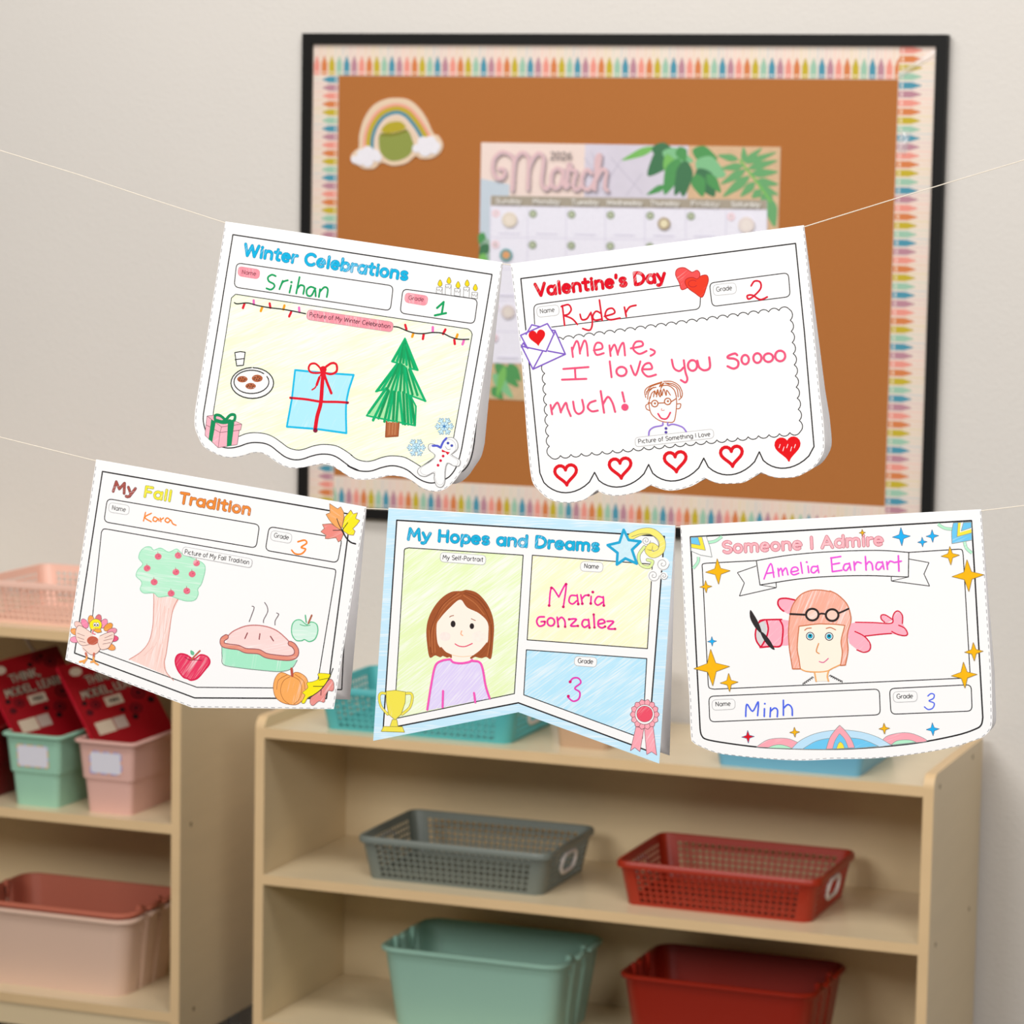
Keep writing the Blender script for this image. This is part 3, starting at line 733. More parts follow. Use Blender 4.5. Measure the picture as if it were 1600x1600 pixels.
for x, y, r1, c1, c2_ in ((188, 435, 12, (224, 212, 196), (232, 220, 206)), (975, 455, 10, (176, 158, 130), (230, 220, 186)), (1395, 462, 13, (226, 214, 210), (232, 222, 216)), (170, 615, 10, (92, 158, 160), (220, 160, 110)), (180, 905, 11, (214, 202, 200), (224, 214, 206))):
    x, y = f0('%f,%f' % (x, y))[0]; art.dot(x, y, r1, ink(*c1)); art.dot(x, y, r1*.62, ink(*c2_))
for i, t in enumerate(('Sunday', 'Monday', 'Tuesday', 'Wednesday', 'Thursday', 'Friday', 'Saturday')):
    a = gx[i]+(30 if len(t) < 9 else 10); b = gx[i+1]-(30 if len(t) < 9 else 10)
    art.text(t, f0('%f,%f' % (a, top(a)-14))[0], f0('%f,%f' % (b, top(b)-14))[0], 7.5, 1.6, ink(226, 222, 216))
art.part('month_title', 'pink script month name and grey year')
S1 = ['265,345 305,345 320,390 290,435 235,430 200,350 215,240 290,175 370,200 410,260 405,400 395,555', '405,350 430,240 490,180 545,210 560,280 555,400 550,545', '560,340 600,240 660,185 705,230 705,300 690,420 690,500 730,545 780,500',
      '905,380 850,335 795,380 785,470 815,535 870,510 905,400 905,360 905,480 930,530 960,500', '930,510 950,400 955,310 975,300 985,350 1025,362 1032,385 1012,460 1005,530 1040,550 1085,510', '1185,385 1140,350 1095,420 1095,510 1140,550 1190,520',
      '1190,520 1240,400 1275,230 1260,205 1235,260 1230,420 1215,550', '1230,450 1290,350 1335,370 1325,450 1320,530 1345,560']
for d, wd, m in ((1.2, 6.6, ink(186, 168, 176)), (0, 5.2, ink(222, 188, 192))):
    for s_ in S1: art.line([(x+d, y+d) for x, y in f1(s_)], wd, m)
art.text('2026', f1('775,245')[0], f1('995,250')[0], 11, 1.7, ink(138, 126, 126))
art.end()

# ------------------------------------------------------------------ hanging cards
YC = -3.0
def card(name_label, tl, tr, outline, D, frame, group='student banner cards on the strings'):
    """folded paper card over the string: front sheet, back sheet swung out behind, art on the front"""
    P = on_y(*tl, YC); Q = on_y(*tr, YC); U = (Q-P).normalized(); V = Vector((0, 1, 0)).cross(U)*-1
    if V.z < 0: V = -V
    m = Matrix(((U.x, 0, V.x, P.x), (U.y, 1, V.y, P.y), (U.z, 0, V.z, P.z), (0, 0, 0, 1)))
    root = empty('banner_card', None, name_label, 'card', group, m=m)
    art = Art(root, P, U, V, lift=.00002)
    q = [art.loc(p) for p in outline]
    mb = MB(); mb.prism(q, 0, .00022, CP); mb.build('front_sheet', root)
    # back sheet
    H = -min(z for _, z in q)
    minx, maxx = min(x for x, _ in q), max(x for x, _ in q)
    pts = [Vector(p) for p in q]; k = len(pts); grid = []
    def inside(p):
        c = False
        for i in range(k):
            a, b = pts[i], pts[i-1]
            if (a.y > p.y) != (b.y > p.y) and p.x < (b.x-a.x)*(p.y-a.y)/(b.y-a.y)+a.x: c = not c
        return c
    for i in range(1, 14):
        for j in range(1, 14):
            p = Vector((minx+(maxx-minx)*i/14, -H*j/14))
            if inside(p) and min((p-a).length for a in pts) > .004: grid.append(p)
    r = delaunay_2d_cdt(pts+grid, [], [list(range(k))], 1, 1e-6)
    def bend(x, z, lift=0): s_ = min(1, max(0, -z/H)); return (x, .0011+D*s_**1.15-lift, z*(1-.5*(D/H)**2))
    mb = MB(); mb.add([bend(v.x, v.y) for v in r[0]], [tuple(f) for f in r[2]], CB)
    o = mb.build('back_sheet', root, smooth=60); s_ = o.modifiers.new('thickness', 'SOLIDIFY'); s_.thickness = .0002
    # fold over the string
    e = q[0]; f_ = q[1]; mb = MB(); n = 8; vs = []
    for i in range(n+1):
        a = PI*i/n
        for p in (e, f_): vs.append((p[0], .00055-.00055*math.cos(a), .00055*math.sin(a)+(p[1])))
    mb.add(vs, [(2*i, 2*i+1, 2*i+3, 2*i+2) for i in range(n)], CP); mb.build('fold', root, smooth=60)
    # frame line printed on the back sheet as well
    mb = MB(); fq = [art.loc(p) for p in frame]; hw = 1.8*art.m/2
    for a, b in zip(fq, fq[1:]+fq[:1]):
        N_ = max(1, int(math.dist(a, b)/.012)); a = Vector(a); b = Vector(b); d = (b-a)
        if d.length < 1e-7: continue
        d.normalize(); n_ = Vector((-d.y, d.x))*hw
        for i in range(N_):
            s0 = a+(b-a)*i/N_; s1 = a+(b-a)*(i+1)/N_
            mb.add([bend(*(s0+n_), .0003), bend(*(s0-n_), .0003), bend(*(s1-n_), .0003), bend(*(s1+n_), .0003)], [(0, 1, 2, 3)], BLK)
    mb.build('back_print', root)
    art.part('cut_line', 'grey dashed cutting line')
    c_ = Vector((sum(p[0] for p in outline)/len(outline), sum(p[1] for p in outline)/len(outline)))
    ins = [tuple(Vector(p)+(c_-Vector(p)).normalized()*2.0) for p in outline]
    art.dashed(ins[1:]+ins[:1], .9, ink(146, 146, 150))
    return root, art
def pill(art, pts, text, a, b, cap, fillm=None, ec=None, tc=None, w=1.0):
    art.part({'N': 'name_caption', 'G': 'grade_caption'}.get(text[0], 'picture_caption'), 'printed caption on pink crayon' if fillm else 'printed caption in a rounded box')
    art.fill(rr(pts, min(7, math.dist(pts[1], pts[2])*.42)), fillm or CP, edge=ec or LG, ew=.9)
    art.text(text, a, b, cap, w, tc or ink(70, 68, 70))

# ---- card 1: winter
b1 = crop(290, 330, .31875); a1 = crop(350, 360, .2625); a2 = crop(300, 520, .1625); a3 = crop(540, 510, .16878)
out = [(352, 347), (785, 411)]+a3('1250,650 1172,1130')+smooth(a3('1172,1130 1130,1260 1060,1360 1000,1440 930,1500 850,1528 760,1515 690,1482 620,1430 540,1395 420,1382 330,1398 240,1415 150,1420 60,1405')+
    a2('1400,1312 1330,1275 1250,1262 1160,1275 1050,1297 960,1300 880,1280 800,1235 730,1185 660,1152 580,1150 500,1175 400,1195 300,1190 200,1150 110,1090 60,1000 25,890 30,740'))[1:]+a2('90,380')
fr1 = b1('232,115 1502,310')+a3('1275,0 1075,1130')+smooth(a3('1075,1130 1050,1230 1020,1310 980,1370 930,1410 820,1448 740,1440 660,1400 580,1335 500,1300 420,1290 330,1308 250,1335 180,1342 100,1330 20,1290')+
    a2('1600,1322 1540,1300 1470,1250 1400,1200 1330,1172 1240,1167 1150,1185 1060,1215 980,1220 900,1195 830,1145 760,1090 690,1062 600,1055 530,1065 460,1090 380,1107 300,1100 200,1050 140,960 110,860 110,780'))[1:]+a2('240,0')
root, art = card('banner card headed Winter Celebrations with a green tree drawing', (352, 347), (785, 411), out, .034, fr1)
pb = rr(b1('225,405 1405,580')+a3('1172,70 1000,1030'), 6)
pbx = smooth([b1('225,425')[0], b1('245,407')[0]])+b1('1385,577')+smooth(b1('1385,577')+a3('1160,45 1172,75'))[1:]+a3('1000,1030 960,1120 700,1300')+smooth(a3('700,1300 620,1250 540,1210 430,1198 340,1212 260,1240 190,1250 110,1232 50,1190')+
    a2('1540,1180 1470,1130 1380,1085 1260,1073 1160,1090 1080,1118 1010,1127 930,1105 860,1055 780,1000 700,970 600,960 520,970 455,995'))+a2('200,1000 205,770 328,0')
art.part('picture_background', 'pale green crayon wash'); art.fill(pbx, cr(240, 250, 212, 28, .6))
art.part('printed_frame', 'black printed frame and boxes')
art.line(fr1, 1.9, BLK, sm=False, closed=True); art.line(pbx, 1.3, BLK, sm=False, closed=True)
art.line(rr(a1('75,193 1008,330 990,478 60,337'), 8), 1.4, BLK, sm=False, closed=True); art.line(rr(a1('1065,348 1510,410 1490,556 1048,492'), 8), 1.4, BLK, sm=False, closed=True)
art.part('title_lettering', 'blue coloured title lettering')
art.text('Winter Celebrations', a1('118,146')[0], a1('1090,294')[0], 17, 4.4, cr(20, 178, 226, 60, 1.0), ink(50, 120, 155), 1.0, gap=.1)
PK = cr(244, 150, 165, -80, .85); DR = ink(140, 70, 84)
pill(art, a1('86,214 215,234 208,290 83,270'), 'Name', a1('106,258')[0], a1('191,270')[0], 6.2, PK, ink(230, 150, 160), DR)
pill(art, a1('1080,370 1216,391 1206,449 1075,427'), 'Grade', a1('1098,411')[0], a1('1189,423')[0], 6.4, PK, ink(230, 150, 160), DR)
pill(art, a1('498,470 1010,546 1002,606 490,530'), 'Picture of My Winter Celebration', a1('508,512')[0], a1('990,584')[0], 6.6, PK, ink(205, 150, 160), ink(110, 60, 74), 1.1)
art.part('written_name', 'green handwriting'); GN = ink(0, 158, 92)
for s_ in ('308,272 285,264 262,280 268,303 295,318 300,335 280,352 253,345', '350,300 330,350', '338,330 352,306 380,297', '400,327 390,370', '450,278 430,375', '438,345 456,326 478,336 472,378', '545,346 516,336 493,355 496,385 520,388 542,352 546,392', '572,350 565,396', '570,366 598,338 618,350 612,396'):
    art.line(a1(s_), 2.9, GN)
art.dot(*a1('402,308')[0], 1.9, GN)
art.part('written_grade', 'green handwriting')
for s_ in ('1268,462 1308,426 1296,497', '1255,506 1322,492'): art.line(a1(s_), 3.3, GN, sm=False)
RD, OR, PI_ = ink(222, 22, 48), ink(238, 160, 20), ink(236, 110, 190)
BULBS = ((122, 437, 113, 462, RD), (177, 417, 178, 440, PI_), (228, 457, 219, 480, OR), (272, 435, 276, 460, RD), (360, 447, 354, 470, OR), (400, 486, 388, 512, RD), (447, 460, 449, 486, PI_), (1079, 563, 1086, 588, RD),
                          (1127, 615, 1120, 633, OR), (1189, 618, 1184, 646, RD), (1243, 576, 1243, 604, PI_), (1318, 590, 1304, 616, RD), (1390, 620, 1382, 643, OR), (1371, 652, 1374, 676, RD), (1428, 655, 1420, 678, PI_))
for lo_, hi_, nm_, s_ in ((0, 500, 'left', '62,430 80,437 140,432 200,447 270,460 340,468 410,480 486,496'), (500, 2000, 'right', '1008,573 1040,577 1090,598 1140,612 1190,614 1240,608 1300,612 1350,635 1400,648 1458,648')):
    art.part('light_string_drawing', 'marker drawing of coloured lights on the '+nm_)
    for x0, y0, x1, y1, m in BULBS:
        if lo_ < x0 < hi_: art.line(a1('%d,%d %d,%d' % (x0, y0, x1, y1)), 4.0, m, sm=False, lev=0)
    art.y -= 3*art.STEP; art.line(a1(s_), 2.0, BLK)
for x, fy, t_, b_2 in ((1283, 316, 338, 376), (1336, 300, 322, 384), (1390, 326, 346, 390), (1444, 316, 338, 398), (1493, 342, 368, 405)):
    art.part('candle', 'printed candle with a yellow flame')
    art.fill(a1('%d,%d %d,%d %d,%d %d,%d' % (x-17, t_, x+17, t_+2, x+15, b_2+3, x-19, b_2-3)), CP, edge=ink(110, 110, 112), ew=.8)
    art.line(a1('%d,%d %d,%d %d,%d %d,%d %d,%d' % (x-16, t_+10, x-8, t_+22, x-2, t_+12, x+7, t_+26, x+15, t_+10)), .8, GRY)
    art.fill(a1('%d,%d %d,%d %d,%d %d,%d' % (x+4, fy-22, x+16, fy+4, x+4, fy+18, x-10, fy+4)), ink(246, 216, 20), True, edge=ink(130, 120, 60), ew=.8)
art.part('cookie_plate_drawing', 'drawing of a glass and a plate with three brown cookies')
art.fill(a2('412,190 465,180 512,186 495,312 430,318'), CP); art.line(a2('412,190 465,181 512,187 495,312 430,318'), 1.7, BLK, sm=False, closed=True); art.line(a2('415,258 500,248'), 1.5, BLK)
art.fill([(300+x*.1625, 520+y*.1625) for x, y in ell(580, 483, 205, 148)], CP)
art.line([(300+x*.1625, 520+y*.1625) for x, y in ell(580, 483, 205, 148, 92, 448)], 1.9, BLK, sm=False); art.line([(300+x*.1625, 520+y*.1625) for x, y in ell(572, 472, 168, 112, 45, 388)], 1.8, BLK, sm=False)
for x, y, rx, ry in ((485, 446, 50, 31), (628, 438, 52, 35), (565, 512, 50, 30)):
    art.fill([(300+u*.1625, 520+v*.1625) for u, v in ell(x, y, rx, ry)], cr(176, 96, 60, 10, .95))
    for dx, dy in ((-22, -8), (5, -14), (24, 2), (-6, 12), (-30, 8), (15, 16)): art.dot(300+(x+dx)*.1625, 520+(y+dy)*.1625, .9, ink(70, 40, 30))
art.part('present_drawing', 'marker drawing of a blue present with a red ribbon')
gp = smooth(a2('992,358 1270,385 1555,405'))+smooth(a2('1510,540 1482,700 1485,965'))+smooth(a2('1200,925 912,903'))+a2('960,640')
art.fill(gp, cr(176, 234, 250, 70, .95)); art.line(gp, 3.2, ink(20, 188, 232), sm=False, closed=True)
RR = ink(224, 12, 38)
art.line(a2('945,625 1100,640 1240,662 1400,665 1500,672'), 3.8, RR); art.line(a2('1262,380 1252,500 1238,680 1205,800 1185,930'), 6.4, RR)
art.line(a2('1250,385 1215,450 1190,520 1155,548'), 2.4, RR); art.line(a2('1225,430 1200,500'), 4.2, RR); art.line(a2('1270,395 1300,480 1340,580'), 4.4, RR)
art.line(a2('1240,350 1190,298 1140,302 1122,345 1150,382 1240,382'), 3.2, RR, closed=True); art.line(a2('1270,345 1340,293 1388,305 1390,370 1335,397 1270,378'), 3.6, RR, closed=True)
art.dot(*a2('1262,352')[0], 5.4, RR); art.dot(*a2('1187,938')[0], 3.6, ink(130, 20, 60)); art.dot(*a2('958,628')[0], 2, ink(130, 20, 60)); art.dot(*a2('1492,672')[0], 2.2, ink(130, 20, 60))
art.part('tree_drawing', 'green marker drawing of a fir tree with a brown trunk')
TG = [ink(8, 164, 96), ink(0, 178, 110), ink(12, 150, 88)]
art.fill(a3('550,110 668,405 595,390 740,690 605,640 650,740 645,918 200,828 375,575 280,605 478,338 428,325'), ink(170, 228, 170))
tr_ = lambda s_, w_, k: art.line(a3(s_), w_, TG[k % 3], sm=False, lev=k % 4)
for k, (x, y) in enumerate(((440, 318), (478, 318), (505, 330), (535, 335), (565, 355), (600, 380), (635, 385), (662, 400))): tr_('550,120 %d,%d' % (x, y), 4.2, k)
for k, (x0, y0, x1, y1) in enumerate(((480, 345, 290, 598), (485, 350, 335, 588), (495, 350, 382, 585), (505, 355, 425, 595), (515, 350, 462, 600), (525, 360, 505, 600), (540, 370, 545, 615), (550, 380, 580, 625), (560, 390, 620, 630), (590, 400, 665, 635), (600, 400, 735, 688))): tr_('%d,%d %d,%d' % (x0, y0, x1, y1), 4.0, k)
for k, (x0, y0, x1, y1) in enumerate(((375, 575, 215, 800), (395, 590, 255, 868), (400, 600, 305, 850), (425, 605, 360, 880), (445, 605, 395, 870), (455, 610, 440, 880), (490, 610, 470, 880), (500, 610, 530, 900), (535, 610, 550, 905), (565, 630, 580, 905), (590, 640, 610, 890), (605, 645, 640, 905))): tr_('%d,%d %d,%d' % (x0, y0, x1, y1), 4.4, k)
art.y -= art.STEP*9; art.line(a3('550,110 428,325 480,338 280,603 372,578 195,826 645,918 652,740 600,640 742,692 592,388 670,405'), 2.6, TG[1], sm=False, closed=True)
art.fill(a3('380,885 495,893 485,1015 370,1025'), ink(178, 104, 62)); art.line(a3('380,880 372,1022 484,1014 494,890'), 2.4, ink(160, 84, 46), sm=False)
for x in (410, 440, 465): art.line(a3('%d,885 %d,1000' % (x, x-8)), 1.6, ink(196, 130, 88), sm=False)
for cx, cy, dk in ((915, 925, 1), (655, 1122, 0)):
    art.part('snowflake', 'printed light blue snowflake')
    for ps in ((3.4, ink(130, 150, 180)), (2.0, ink(196, 232, 250))):
        for k in range(6):
            a = PI/3*k; ca, sa = math.cos(a), math.sin(a)
            S_ = lambda r, t=0: (540+(cx+r*ca-t*sa)*.16878, 510+(cy+r*sa+t*ca)*.16878)
            art.line([S_(0), S_(78)], ps[0], ps[1], sm=False); art.line([S_(66, 20), S_(46), S_(66, -20)], ps[0], ps[1], sm=False); art.line([S_(34, 14), S_(18), S_(34, -14)], ps[0]*.8, ps[1], sm=False)
    art.dot(540+cx*.16878, 510+cy*.16878, 2.2, ink(70, 130, 190) if dk else ink(150, 200, 220))
art.part('snow_figure', 'printed white snow figure with a blue scarf and red buttons')
sf = a3('930,1040 990,1028 1035,1070 1037,1130 1000,1170 985,1190 1060,1240 1050,1290 1005,1290 948,1265 925,1330 920,1440 890,1487 845,1475 822,1410 818,1355 740,1388 680,1370 678,1315 790,1245 828,1190 772,1140 775,1092 820,1090 880,1118 900,1070')
art.fill(sf, CP, True); art.line(sf, 1.0, ink(140, 140, 140), closed=True); c0 = (540+885*.16878, 510+1240*.16878)
art.line([(c0[0]+(x-c0[0])*.88, c0[1]+(y-c0[1])*.91) for x, y in sf], .7, LG, closed=True)
BU = ink(84, 92, 205)
art.line(a3('935,1035 905,1070 882,1122'), 3.4, BU); art.line(a3('882,1122 850,1105 808,1105'), 3.4, BU)
for x, y in ((950, 1080), (985, 1103)): art.dot(*a3('%d,%d' % (x, y))[0], 2.2, ink(70, 80, 180))
art.line(a3('925,1110 945,1138 975,1135'), .8, GRY)
art.fill(a3('893,1138 932,1158 968,1165 945,1190 928,1165 893,1162'), RD)
for x, y in ((905, 1200), (882, 1242), (858, 1285)): art.dot(*a3('%d,%d' % (x, y))[0], 2.2, ink(216, 20, 60))
art.part('present_print', 'pink gift box with a green bow'); gk = cr(248, 180, 195, 40, .95); e_ = ink(120, 90, 96)
for s_ in ('135,885 270,958 252,1105 125,985', '270,958 455,938 435,1075 252,1105', '145,800 285,905 270,958 135,885', '285,905 480,878 468,935 270,958', '145,800 215,792 420,850 480,878 285,905'): art.fill(a2(s_), gk, edge=e_, ew=.8)
gg = ink(10, 140, 88)
art.fill(a2('185,835 230,850 195,1050 160,1025'), gg); art.fill(a2('345,870 408,862 380,1085 335,1092'), gg); art.line(a2('240,845 300,860 370,850'), 6, gg)
art.line(a2('318,842 270,795 225,795 225,838 260,855'), 4.6, gg, closed=True); art.line(a2('330,840 370,790 412,792 408,838 370,858'), 4.6, gg, closed=True); art.dot(*a2('322,842')[0], 4, gg)
art.end()

# ---- card 2: valentine
b2 = crop(780, 330, .33125); c1_ = crop(800, 360, .29375); d2 = crop(800, 500, .1875); d3 = crop(1080, 520, .15)
out = [(798, 413), (1256, 353)]+d3('1340,620 1376,900')+smooth(d3('1376,900 1390,1150 1370,1265 1290,1390 1180,1462 1080,1503 920,1510 820,1490 728,1452'))[1:]+smooth(d3('728,1452 640,1510 540,1560 400,1572 270,1565 150,1514'))[1:]+\
    smooth(b2('973,1258 900,1300 800,1318 712,1292'))[1:]+smooth(b2('712,1292 650,1325 560,1342 500,1335 460,1316'))[1:]+smooth(b2('460,1316 400,1360 320,1375 240,1360 180,1310 150,1250 130,1050'))[1:]+b2('105,700')
def scal(a, c, b):
    P, C_, Q = Vector(a), Vector(c), Vector(b); o_ = []
    for i in range(13):
        t = i/12; s_ = math.sin(PI*t)**.55; base = P+(Q-P)*t; mid = (P+Q)/2; o_.append(tuple(base+(C_-mid)*s_))
    return o_
nt = b2('1485,1110 1227,1135 965,1165 705,1195 450,1232 192,1235'); bt = b2('1350,1212 1095,1243 830,1272 575,1300 315,1328')
fr2 = b2('102,318 1398,152')+d3('1180,0')
for i in range(5): fr2 += scal(nt[i], bt[i], nt[i+1])
root, art = card("banner card headed Valentine's Day with red hearts along its scalloped edge", (798, 413), (1256, 353), out, .024, fr2)
def bumpy(p, q, n, h):
    P, Q = Vector(p), Vector(q); d = (Q-P)/n; nn = Vector((d.y, -d.x)).normalized()*h; o_ = []
    for i in range(n):
        for j in range(7): t = j/6; o_.append(tuple(P+d*(i+t)+nn*math.sin(PI*t)**.7))
    return o_
art.part('printed_frame', 'black printed frame, boxes and scalloped border')
art.line(fr2, 2.0, BLK, sm=False, closed=True)
q_ = b2('205,618 1368,462 1420,1040 240,1158'); bp = bumpy(q_[0], q_[1], 24, 4.6)+bumpy(q_[1], q_[2], 11, 4.4)+bumpy(q_[2], q_[3], 24, 4.6)+bumpy(q_[3], q_[0], 11, 4.4)
art.fill(bp, CP); art.line(bp, 1.4, BLK, sm=False, closed=True)
art.line(rr(c1_('115,395 1005,278 1000,418 122,525'), 8), 1.4, BLK, sm=False, closed=True); art.line(rr(c1_('1050,280 1470,225 1480,352 1065,405'), 8), 1.4, BLK, sm=False, closed=True)
pill(art, c1_('130,408 248,395 252,450 135,463'), 'Name', c1_('150,442')[0], c1_('228,432')[0], 7)
pill(art, c1_('1068,290 1190,277 1195,335 1073,348'), 'Grade', c1_('1088,326')[0], c1_('1172,316')[0], 7)
pill(art, b2('640,1068 1010,1027 1013,1070 643,1112'), 'Picture of Something I Love', b2('657,1096')[0], b2('997,1060')[0], 6.6, w=1.1)
art.part('title_lettering', 'red coloured title lettering')
art.text("Valentine's Day", c1_('128,348')[0], c1_('818,270')[0], 18, 4.6, cr(222, 6, 34, 50, 1.1), ink(150, 20, 30), .8, gap=.1)
art.part('twin_hearts', 'two overlapping red hearts')
for pts, m in ((c1_('960,222 985,212 1000,232 990,262 955,290 905,316 890,280 870,235 880,205 915,198 945,215'), cr(236, 84, 84, 30, 1.1)), (c1_('985,258 1005,242 1035,238 1045,262 1035,300 1012,355 975,335 935,305 920,275 932,256 960,250'), cr(232, 62, 40, 30, 1.1))):
    art.fill(pts, m, True, edge=ink(190, 40, 40), ew=1.2)
art.line([(800+x*.29375, 360+y*.29375) for x, y in ell(962, 283, 24, 18, 40, 330)], 1.2, ink(196, 40, 40), sm=False)
art.part('written_name', 'red handwriting'); R2 = ink(216, 10, 44)
for s_ in ('268,400 280,505', '262,405 300,395 315,420 300,445 275,452', '275,452 320,470 348,500', '362,446 372,474 398,470 416,442', '420,436 428,490 415,530 376,522', '465,370 480,478', '474,442 448,430 430,455 440,477 476,472', '492,457 545,440 535,415 506,422 496,455 520,475 575,466', '598,408 608,458', '604,440 625,408 660,398'):
    art.line(c1_(s_), 2.8, R2)
art.part('written_grade', 'red handwriting'); art.line(c1_('1272,295 1290,270 1320,275 1322,310 1285,350 1258,365 1252,347 1280,345 1320,368 1358,354'), 2.8, R2)
art.part('written_message', 'pink red handwriting'); PR = ink(236, 82, 124)
for s_ in ('498,230 508,308', '502,255 535,178 555,200 567,280', '565,270 600,175 622,200 632,298', '682,252 750,238 745,197 706,192 685,240 705,290 765,276', '812,212 822,300', '820,262 855,206 882,290', '882,280 905,215 930,194 942,295', '990,236 1085,215 1080,180 1030,185 1010,240 1060,282 1122,258', '1155,242 1188,258 1185,280 1155,298',
           '428,408 638,392', '525,402 530,492', '417,497 620,490', '815,345 830,476', '990,380 1030,460 1070,345', '1092,410 1165,405 1150,360 1108,370 1085,420 1130,470 1200,455', '1332,330 1350,400 1395,425 1430,395', '1432,335 1445,430 1462,490 1445,520 1408,500',
           '322,708 335,785', '335,745 380,688 408,770', '408,762 448,690 465,740 490,800', '510,680 525,755 560,782 598,745 585,665', '697,672 650,690 632,728 665,760 715,754', '740,592 768,772', '760,700 800,640 838,690 860,765', '920,602 938,680'):
    art.line(d2(s_), 3.2, PR)
for s_ in ('65,290 85,360 140,390 195,360 188,255', '480,232 455,215 390,238 385,262 450,270 490,300 485,350 440,372 380,348'): art.line(d3(s_), 3.4, PR)
for c, x, y, rx, ry in ((d2, 913, 428, 42, 38), (d2, 1505, 378, 38, 44), (d3, 563, 278, 38, 48), (d3, 690, 262, 42, 50), (d3, 805, 258, 48, 44), (d3, 928, 240, 52, 55)):
    art.line(c(' '.join('%f,%f' % p for p in ell(x, y, rx, ry, n=14))), 3.3, PR, closed=True)
art.dot(*d2('942,726')[0], 5.6, PR)
art.part('envelope_drawing', 'purple outlined envelope with a red heart'); PU = ink(128, 92, 198)
art.fill(d2('72,128 165,38 295,30 360,90 445,285 175,410 80,218'), CP)
for s_ in ('118,120 165,40 230,55', '72,128 295,30 352,122', '72,128 132,238', '80,215 95,192 120,230', '330,85 360,88', '80,218 175,410 445,285', '80,218 285,262 360,92 445,285', '175,410 255,262', '300,258 445,285'): art.line(d2(s_), 2.3, PU, sm=False)
art.fill(heart(*d2('212,152')[0], 26, 26, -8), ink(226, 8, 18))
art.part('face_drawing', 'drawing of a person with brown hair and round glasses'); BN = ink(186, 98, 48)
for s_ in ('1150,640 1142,700 1158,775 1200,820 1250,845 1300,852 1345,848 1362,800 1372,700 1368,630', '1148,692 1116,712 1122,742 1150,755', '1374,700 1406,700 1398,735 1372,740', '1115,645 1108,590 1150,550 1250,515', '1120,620 1150,560 1240,525', '1130,660 1140,600 1180,560', '1150,655 1165,610 1190,590',
           '1265,512 1330,512 1390,545 1418,600 1415,640 1390,665', '1275,525 1350,535 1395,580 1405,640', '1290,530 1370,565 1385,640', '1240,550 1300,545 1350,580 1370,640', '1180,640 1190,590 1200,620 1215,580 1225,625 1240,580 1250,628 1265,575 1285,628 1290,585 1320,625', '1205,640 1215,600 1235,640 1245,600', '1120,600 1160,570 1200,560', '1250,515 1230,555 1265,525 1240,570'):
    art.line(d2(s_), 1.5, BN)
for x, y in ((1190, 696), (1298, 678)): art.line([(800+u*.1875, 500+v*.1875) for u, v in ell(x, y, 27, 27)], 1.6, BN, sm=False, closed=True); art.dot(*d2('%d,%d' % (x+2, y-2))[0], 1.6, BN)
for s_ in ('1218,692 1270,690', '1163,692 1135,688', '1325,682 1368,655'): art.line(d2(s_), 1.5, BN)
art.line(d2('1247,735 1248,752 1272,750'), 1, ink(232, 150, 140)); art.line(d2('1218,780 1245,818 1290,820 1320,770'), 2.4, ink(232, 60, 96))
for s_ in ('1140,960 1148,920 1185,892 1252,878 1258,856', '1298,855 1302,878 1345,868 1420,892 1452,930'): art.line(d2(s_), 2.3, ink(150, 120, 215))
for y in (903, 935): art.dot(*d2('1284,%d' % y)[0], 2.2, ink(90, 70, 170))
for x, y in ((315, 1245), (572, 1213), (832, 1183), (1097, 1157), (1362, 1123)):
    art.part('heart_drawing', 'red marker heart'); x_, y_ = b2('%d,%d' % (x, y))[0]
    if x == 1362: art.fill(heart(x_, y_, 38, 36, -5), ink(228, 6, 18)); art.line(heart(x_, y_, 38, 36, -5), 3, ink(228, 6, 18), sm=False, closed=True); [art.line([(x_-12+k*6, y_-8+k % 2*4), (x_-14+k*6, y_-2+k % 2*5)], 1, CP, sm=False) for k in range(5)]
    else: art.line(heart(x_, y_, 34, 31, -5), 5.2, ink(222, 8, 28), sm=False, closed=True)
art.end()

# ---- card 3: fall
b3 = crop(90, 700, .31875); h1 = crop(140, 710, .2875); h2 = crop(95, 850, .15625); h3 = crop(320, 920, .15); lf = crop(440, 680, .125)
out = [(150, 719), (572, 793), (521.5, 1108), (300.5, 1106), (102, 1031)]
fr3 = b3('220,115 1437,325 1318,1228 672,1225 83,1005')
root, art = card('banner card headed My Fall Tradition with an apple tree drawing', (150, 719), (572, 793), out, .036, fr3)
art.part('printed_frame', 'black printed frame and boxes')
art.line(fr3, 2.2, BLK, sm=False, closed=True)
ib = [b3('155,980')[0]]+smooth(b3('215,412 225,398 245,398'))+smooth(b3('1345,592 1362,598 1362,620'))+b3('1270,1178 683,1173')
art.line(ib, 1.5, BLK, sm=False, closed=True)
art.line(rr(h1('96,240 924,382 905,509 78,366'), 8), 1.5, BLK, sm=False, closed=True); art.line(rr(h1('976,392 1372,458 1348,589 955,521'), 8), 1.5, BLK, sm=False, closed=True)
art.part('title_lettering', 'title coloured brown, yellow and orange')
art.text('My', h1('126,200')[0], h1('246,222')[0], 15.5, 3.5, cr(168, 84, 76, 20, 1.0), ink(110, 60, 60), 1.3, gap=.1)
art.text('Fall', h1('296,228')[0], h1('442,253')[0], 15.5, 3.5, cr(240, 232, 60, 60, 1.0), ink(150, 150, 90), 1.3, gap=.1)
art.text('Tradition', h1('488,262')[0], h1('874,327')[0], 15.5, 3.5, cr(238, 140, 58, -30, 1.0), ink(160, 90, 50), 1.3, gap=.1)
pill(art, h1('108,260 218,278 212,330 102,312'), 'Name', h1('121,300')[0], h1('196,312')[0], 7)
pill(art, h1('989,412 1102,432 1094,485 981,465'), 'Grade', h1('1001,450')[0], h1('1082,464')[0], 7)
